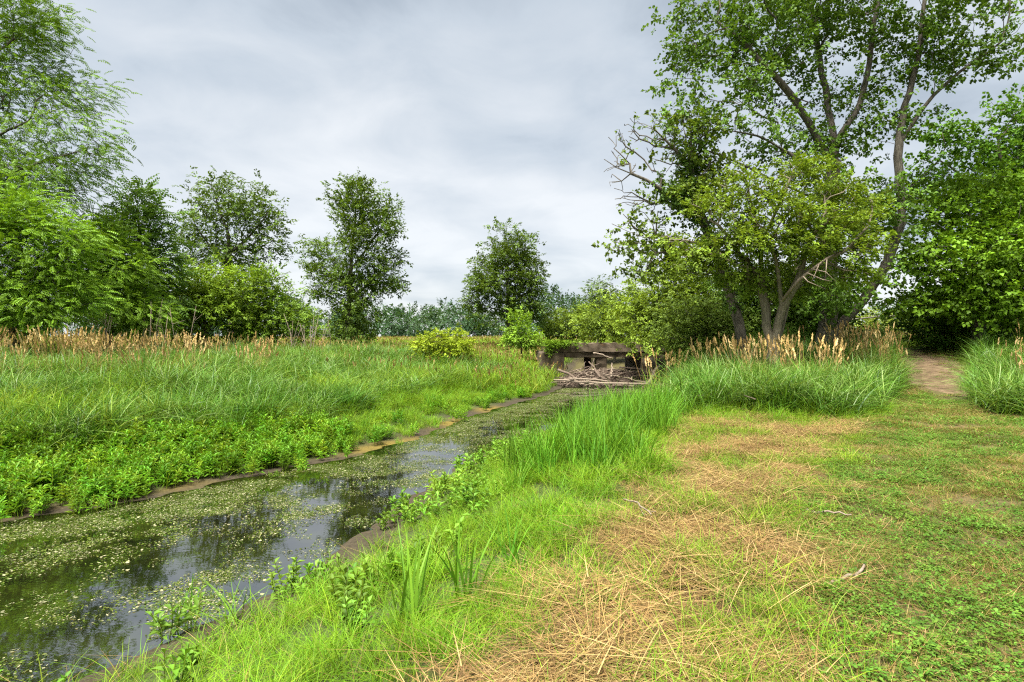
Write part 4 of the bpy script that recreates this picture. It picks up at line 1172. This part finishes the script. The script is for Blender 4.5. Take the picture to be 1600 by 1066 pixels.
    scatter('reed_grass', 'reed', x, y, r.uniform(.85, 1.15, len(x)) * 1.0, 'dense grey-green reed grass covering the far bank', 'grass', r, tilt=.15, sz=hgt * r.uniform(.85, 1.15, len(x)))
    f = lambda x, y, dr, dl: smooth(2.3, 3.0, dl + .4 * vnoise(x, y, 1, 4)) * smooth(6.0, 4.2, dl + .6 * vnoise(x, y, .8, 9)) * smooth(-2.2, -3.4, x) * (.15 + .85 * smooth(-.3, .4, vnoise(x, y, 1.4, 52)))
    x, y = sample(r, -18, -2, 6, 16, 9, f)
    scatter('sword_grass', 'swordgrass', x, y, r.uniform(.8, 1.25, len(x)), 'dark green sword-leaved grass behind the smartweed on the far bank', 'grass', r)
    f = lambda x, y, dr, dl: smooth(2.6, 3.6, dl) * smooth(-.1, .6, vnoise(x, y, .5, 24)) * (dl > 0) * smooth(34, 26, y)
    x, y = sample(r, -30, 3, 7, 34, 9, f)
    scatter('bright_grass', 'reedbright', x, y, r.uniform(.9, 1.4, len(x)), 'patches of bright yellow-green grass among the far bank reeds', 'grass', r)
    f = lambda x, y, dr, dl: smooth(6.0, 8.5, dl + 1.2 * vnoise(x, y, .5, 4)) * smooth(-4.5, -6.5, x) * smooth(12.5, 14, y) * smooth(22, 19, y) * smooth(-.3, .4, vnoise(x, y, .9, 34)) * (dl > 0)
    x, y = sample(r, -24, -4, 11, 23, 3.2, f)
    scatter('canary_grass', 'canary', x, y, r.uniform(.95, 1.25, len(x)), 'tall tan seed heads of canary grass standing before the left trees', 'grass', r)
    f = lambda x, y, dr, dl: smooth(7, 10, dl) * .25 * (dl > 0) * smooth(-.3, .6, vnoise(x, y, .6, 64))
    x, y = sample(r, -20, 2, 20, 34, 3, f)
    scatter('canary_grass', 'canary', x, y, r.uniform(.7, .95, len(x)), 'sparse tan seed heads on the meadow crest left of the bridge', 'grass', r)
    # right bank tall patches
    f = lambda x, y, dr, dl: smooth(11.5, 12.3, y + .9 * vnoise(x, y, 1.1, 2) + .4 * vnoise(x, y, 2.9, 6) + .12 * (x - 6)) * smooth(.1, -.6, x - x_lawn(y)) * (dr > .8) * smooth(25, 21, y) * smooth(.285, .335, x / y + .02 * vnoise(x, y, 1.5, 3))
    x, y = sample(r, 2, 18, 11, 25, 15, f)
    scatter('reed_grass', 'reed', x, y, r.uniform(.8, 1.1, len(x)), 'grey-green reed clump below the right bank trees', 'grass', r, tilt=.16, sz=r.uniform(.85, 1.25, len(x)) * (1.12 + .22 * vnoise(x, y, 1.1, 17)))
    f2 = lambda x, y, dr, dl: smooth(10.4, 11.4, y + .8 * vnoise(x, y, 1.3, 22) + .12 * (x - 6)) * smooth(13.5, 12.2, y) * smooth(.3, -.4, x - x_lawn(y)) * (dr > .8) * smooth(.28, .32, x / y) * .7
    x2, y2 = sample(r, 2, 14, 10, 14, 20, f2)
    scatter('fringe_grass', 'bank', x2, y2, r.uniform(.6, 1.1, len(x2)), 'low loose grass along the front of the right reed clump', 'grass', r, tilt=.25)
    f = lambda x, y, dr, dl: smooth(13.2, 15, y) * smooth(.3, -.2, x - x_lawn(y)) * (dr > 1) * smooth(21, 18, y) * smooth(-.3, .4, vnoise(x, y, .8, 12) + .3) * smooth(4, 5.5, x)
    x, y = sample(r, 3, 16, 13, 21, 2.2, f)
    scatter('canary_grass', 'canary', x, y, r.uniform(1.0, 1.25, len(x)), 'tan canary grass seed heads at the foot of the right bank trees', 'grass', r)
    f = lambda x, y, dr, dl: smooth(-.1, .5, x - x_patch(y)) * smooth(10.5, 11.5, y + .2 * x - 2) * smooth(26, 22, y)
    x, y = sample(r, 9, 26, 9.5, 26, 13, f)
    scatter('reed_grass', 'reed', x, y, r.uniform(.8, 1.1, len(x)), 'grey-green reed clump right of the dirt path at the picture edge', 'grass', r, tilt=.16, sz=r.uniform(.8, 1.2, len(x)) * (1 + .2 * vnoise(x, y, 1.1, 17)))
    f2 = lambda x, y, dr, dl: smooth(.8, 1.8, x - x_patch(y)) * smooth(12.5, 13.5, y) * smooth(22, 18, y)
    x, y = sample(r, 10, 24, 12, 22, 1.8, f2)
    scatter('canary_grass', 'canary', x, y, r.uniform(.9, 1.15, len(x)), 'tan seed heads over the reed clump right of the dirt path', 'grass', r)
    # meadow beyond
    f = lambda x, y, dr, dl: (np.maximum(dr, dl) > 1.0) * smooth(20, 24, y) * np.where((x > 0) & (dr > 0) & (y < 36), smooth(22, 25, y) * (dr > 1.5), 1) * on_path(x, y)
    x, y = sample(r, -45, 50, 20, 50, 1.6, f)
    x2, y2 = sample(r, -110, 110, 50, 120, .35, lambda x, y, dr, dl: (np.maximum(dr, dl) > 1.5) * 1.0)
    x, y = np.concatenate([x, x2]), np.concatenate([y, y2])
    scatter('meadow_grass', 'meadow', x, y, r.uniform(.8, 1.2, len(x)) * np.where(y > 50, 2.0, 1.0), 'rough yellow-green meadow stretching to the far woods', 'grass', r, sz=r.uniform(.8, 1.1, len(x)))
    # floating weed on the water
    f = lambda x, y, dr, dl: ((dr < -.02) & (dl < -.02)) * np.clip(.10 + smooth(-.25, .6, vnoise(x * .8, y, 1.3, 4) + .8 * vnoise(x, y, 3.6, 9) + .6 * smooth(-1.6, -.3, dl) - .2), 0, 1)
    x, y = sample(r, -14, 8, 2, 26, 80, f)
    scatter('water_weed', 'float', x, y, r.uniform(.5, 1.1, len(x)), 'mats of small floating water weed on the stream', 'water weed', r, z=np.full(len(x), WATER_Z + .004), tilt=0.0)

def on_path(x, y):
    t = np.linspace(0, 1, 80); k = np.linspace(0, 1, len(PATH_C))
    c = np.stack([np.interp(t, k, PATH_C[:, 0]), np.interp(t, k, PATH_C[:, 1])], 1)
    d = np.sqrt(((x[:, None] - c[None, :, 0]) ** 2 + (y[:, None] - c[None, :, 1]) ** 2).min(1))
    return .06 + .94 * smooth(.55, 1.35, d + .2 * vnoise(x, y, 3, 2))

def clover(r, n, rad):
    g = Geo()
    for k in range(n):
        p = np.array([r.uniform(-rad, rad), r.uniform(-rad, rad), r.uniform(.02, .05)]); a0 = r.uniform(0, 6.28)
        c = np.array([0.085, 0.17, 0.02]) * r.uniform(.7, 1.3); s = r.uniform(.010, .019); tl = r.normal(0, .3, 2)
        for q in range(3):
            a = a0 + q * 2.094; d = np.array([math.cos(a), math.sin(a), tl[0] * math.cos(a) + tl[1] * math.sin(a)]); sd_ = np.array([-d[1], d[0], 0])
            g.add(np.array([p, p + d * s * .8 + sd_ * s * .5, p + d * s * 1.25, p + d * s * .8 - sd_ * s * .5]), [[0, 1, 2], [0, 2, 3]], c)
    return np.vstack(g.V), np.vstack(g.F), np.vstack(g.C)

def float_bits(r, n, rad):
    g = Geo()
    cols = [(0.13, 0.15, 0.035), (0.08, 0.12, 0.012), (0.28, 0.27, 0.15), (0.045, 0.075, 0.01), (0.06, 0.095, 0.012)]
    for k in range(n):
        p = np.array([r.uniform(-rad, rad), r.uniform(-rad, rad), r.uniform(0, .006)]); a = r.uniform(0, 6.28); l = r.uniform(.012, .042); w = l * r.uniform(.3, .65)
        d = np.array([math.cos(a), math.sin(a), r.normal(0, .12)]); s = np.array([-d[1], d[0], r.normal(0, .15)])
        c = np.array(cols[r.integers(0, 5)]) * r.uniform(.8, 1.2)
        g.add(np.array([p - d * l / 2, p + s * w / 2, p + d * l / 2, p - s * w / 2]), [[0, 1, 2], [0, 2, 3]], c)
    return np.vstack(g.V), np.vstack(g.F), np.vstack(g.C)

build_cover()

# ------------------------------------------------------------------ single plants and litter near the camera
def ground_px(u, v):
    """where the ray through a photo pixel meets the ground"""
    Y = np.linspace(1.5, 40, 4000); q = np.array([(u - 800) / FPX, 1.0, -(v - HORIZ) / FPX])
    z = EYE + q[2] * Y; h = height(q[0] * Y, Y)
    i = int(np.argmax(z <= np.maximum(h, WATER_Z)))
    return np.array([q[0] * Y[i], Y[i], max(h[i], WATER_Z)])

def build_plants():
    r = np.random.default_rng(90)
    S1 = [(0.11, 0.24, 0.018), (0.13, 0.27, 0.02), (0.085, 0.20, 0.016)]
    spots = [
        (640, 985, 22, .62, .022, .18, .22, 'tall sword-leaved sedge clump in the bottom foreground, leftmost of three'),
        (728, 945, 20, .56, .020, .16, .2, 'sword-leaved sedge clump in the foreground, middle of three'),
        (800, 905, 18, .50, .019, .15, .2, 'sword-leaved sedge clump in the foreground, rightmost of three'),
        (375, 975, 46, .42, .012, .55, .75, 'arching grass tuft at the muddy water edge, bottom left'),
        (508, 930, 40, .30, .009, .45, .8, 'small rounded rush tuft on the bare mud'),
        (290, 965, 10, .30, .016, .16, .2, 'few short reed shoots standing in the shallow water'),
        (672, 640, 60, .62, .016, .16, .22, 'dark green sedge tuft on the far bank in mid picture'),
        (580, 690, 50, .40, .012, .3, .4, 'olive sedge tuft at the far water edge'),
        (935, 730, 26, .75, .018, .14, .2, 'tall sedge clump at the front of the near bank sedge bed'),
    ]
    for (u, v, n, h, w, ln, dr_, lab) in spots:
        p = ground_px(u, v)
        V, F, C = blades(r, n, .09 if n < 30 else .14, h, h * .22, w, ln, dr_, S1, 6)
        o = link('sedge_clump', mesh_np('sedge_clump', V, F, C, MAT_GRASS), loc=(p[0], p[1], p[2] - .02))
        tag(o, lab, 'sedge')
    for (u, v, s, lab) in ((275, 995, 1.5, 'broad-leaved plant at the bottom left water edge'), (540, 990, 1.5, 'broad pale-leaved weed below the bare mud patch'), (735, 800, 1.7, 'broad-leaved dock plant on the near bank above the mud'), (500, 705, 1.6, 'leafy dock plant leaning over the far water edge')):
        p = ground_px(u, v)
        V, F, C = herb(r, 6, .09, .22, .075, .42, [(0.12, 0.24, 0.03), (0.10, 0.22, 0.022)], 5)
        o = link('dock_plant', mesh_np('dock_plant', V * s, F, C, MAT_GRASS), loc=tuple(p - np.array([0, 0, .01])))
        tag(o, lab, 'weed')
    def stick(a, b, r0, lab, seed, mat=MAT_WETWOOD, fork=True, lift=.02):
        a, b_ = ground_px(*a), ground_px(*b)
        a[2] += lift; b_[2] += lift + .05
        o = link('fallen_branch', stick_mesh('fallen_branch', float(np.linalg.norm(b_ - a)), r0, r0 * .5, .012, seed, mat, fork, 6)); aim(o, a, b_)
        tag(o, lab, 'branch')
    stick((1085, 608), (1180, 655), .018, 'thin fallen branch lying on the front of the reed clump', 71, lift=.35)
    stick((1260, 800), (1330, 815), .014, 'grey stick half buried at the lawn edge', 72, MAT_DEAD, False)
    stick((1295, 920), (1350, 895), .016, 'pale flat stick on the lawn near the straw', 73, MAT_DEAD, False)
    stick((300, 742), (345, 728), .012, 'tan dead stalk on the ochre mud of the far shore', 74, MAT_DEAD, False)
    stick((975, 800), (1015, 835), .010, 'pale broken reed stem on top of the straw', 75, MAT_DEAD, True, .12)
build_plants()
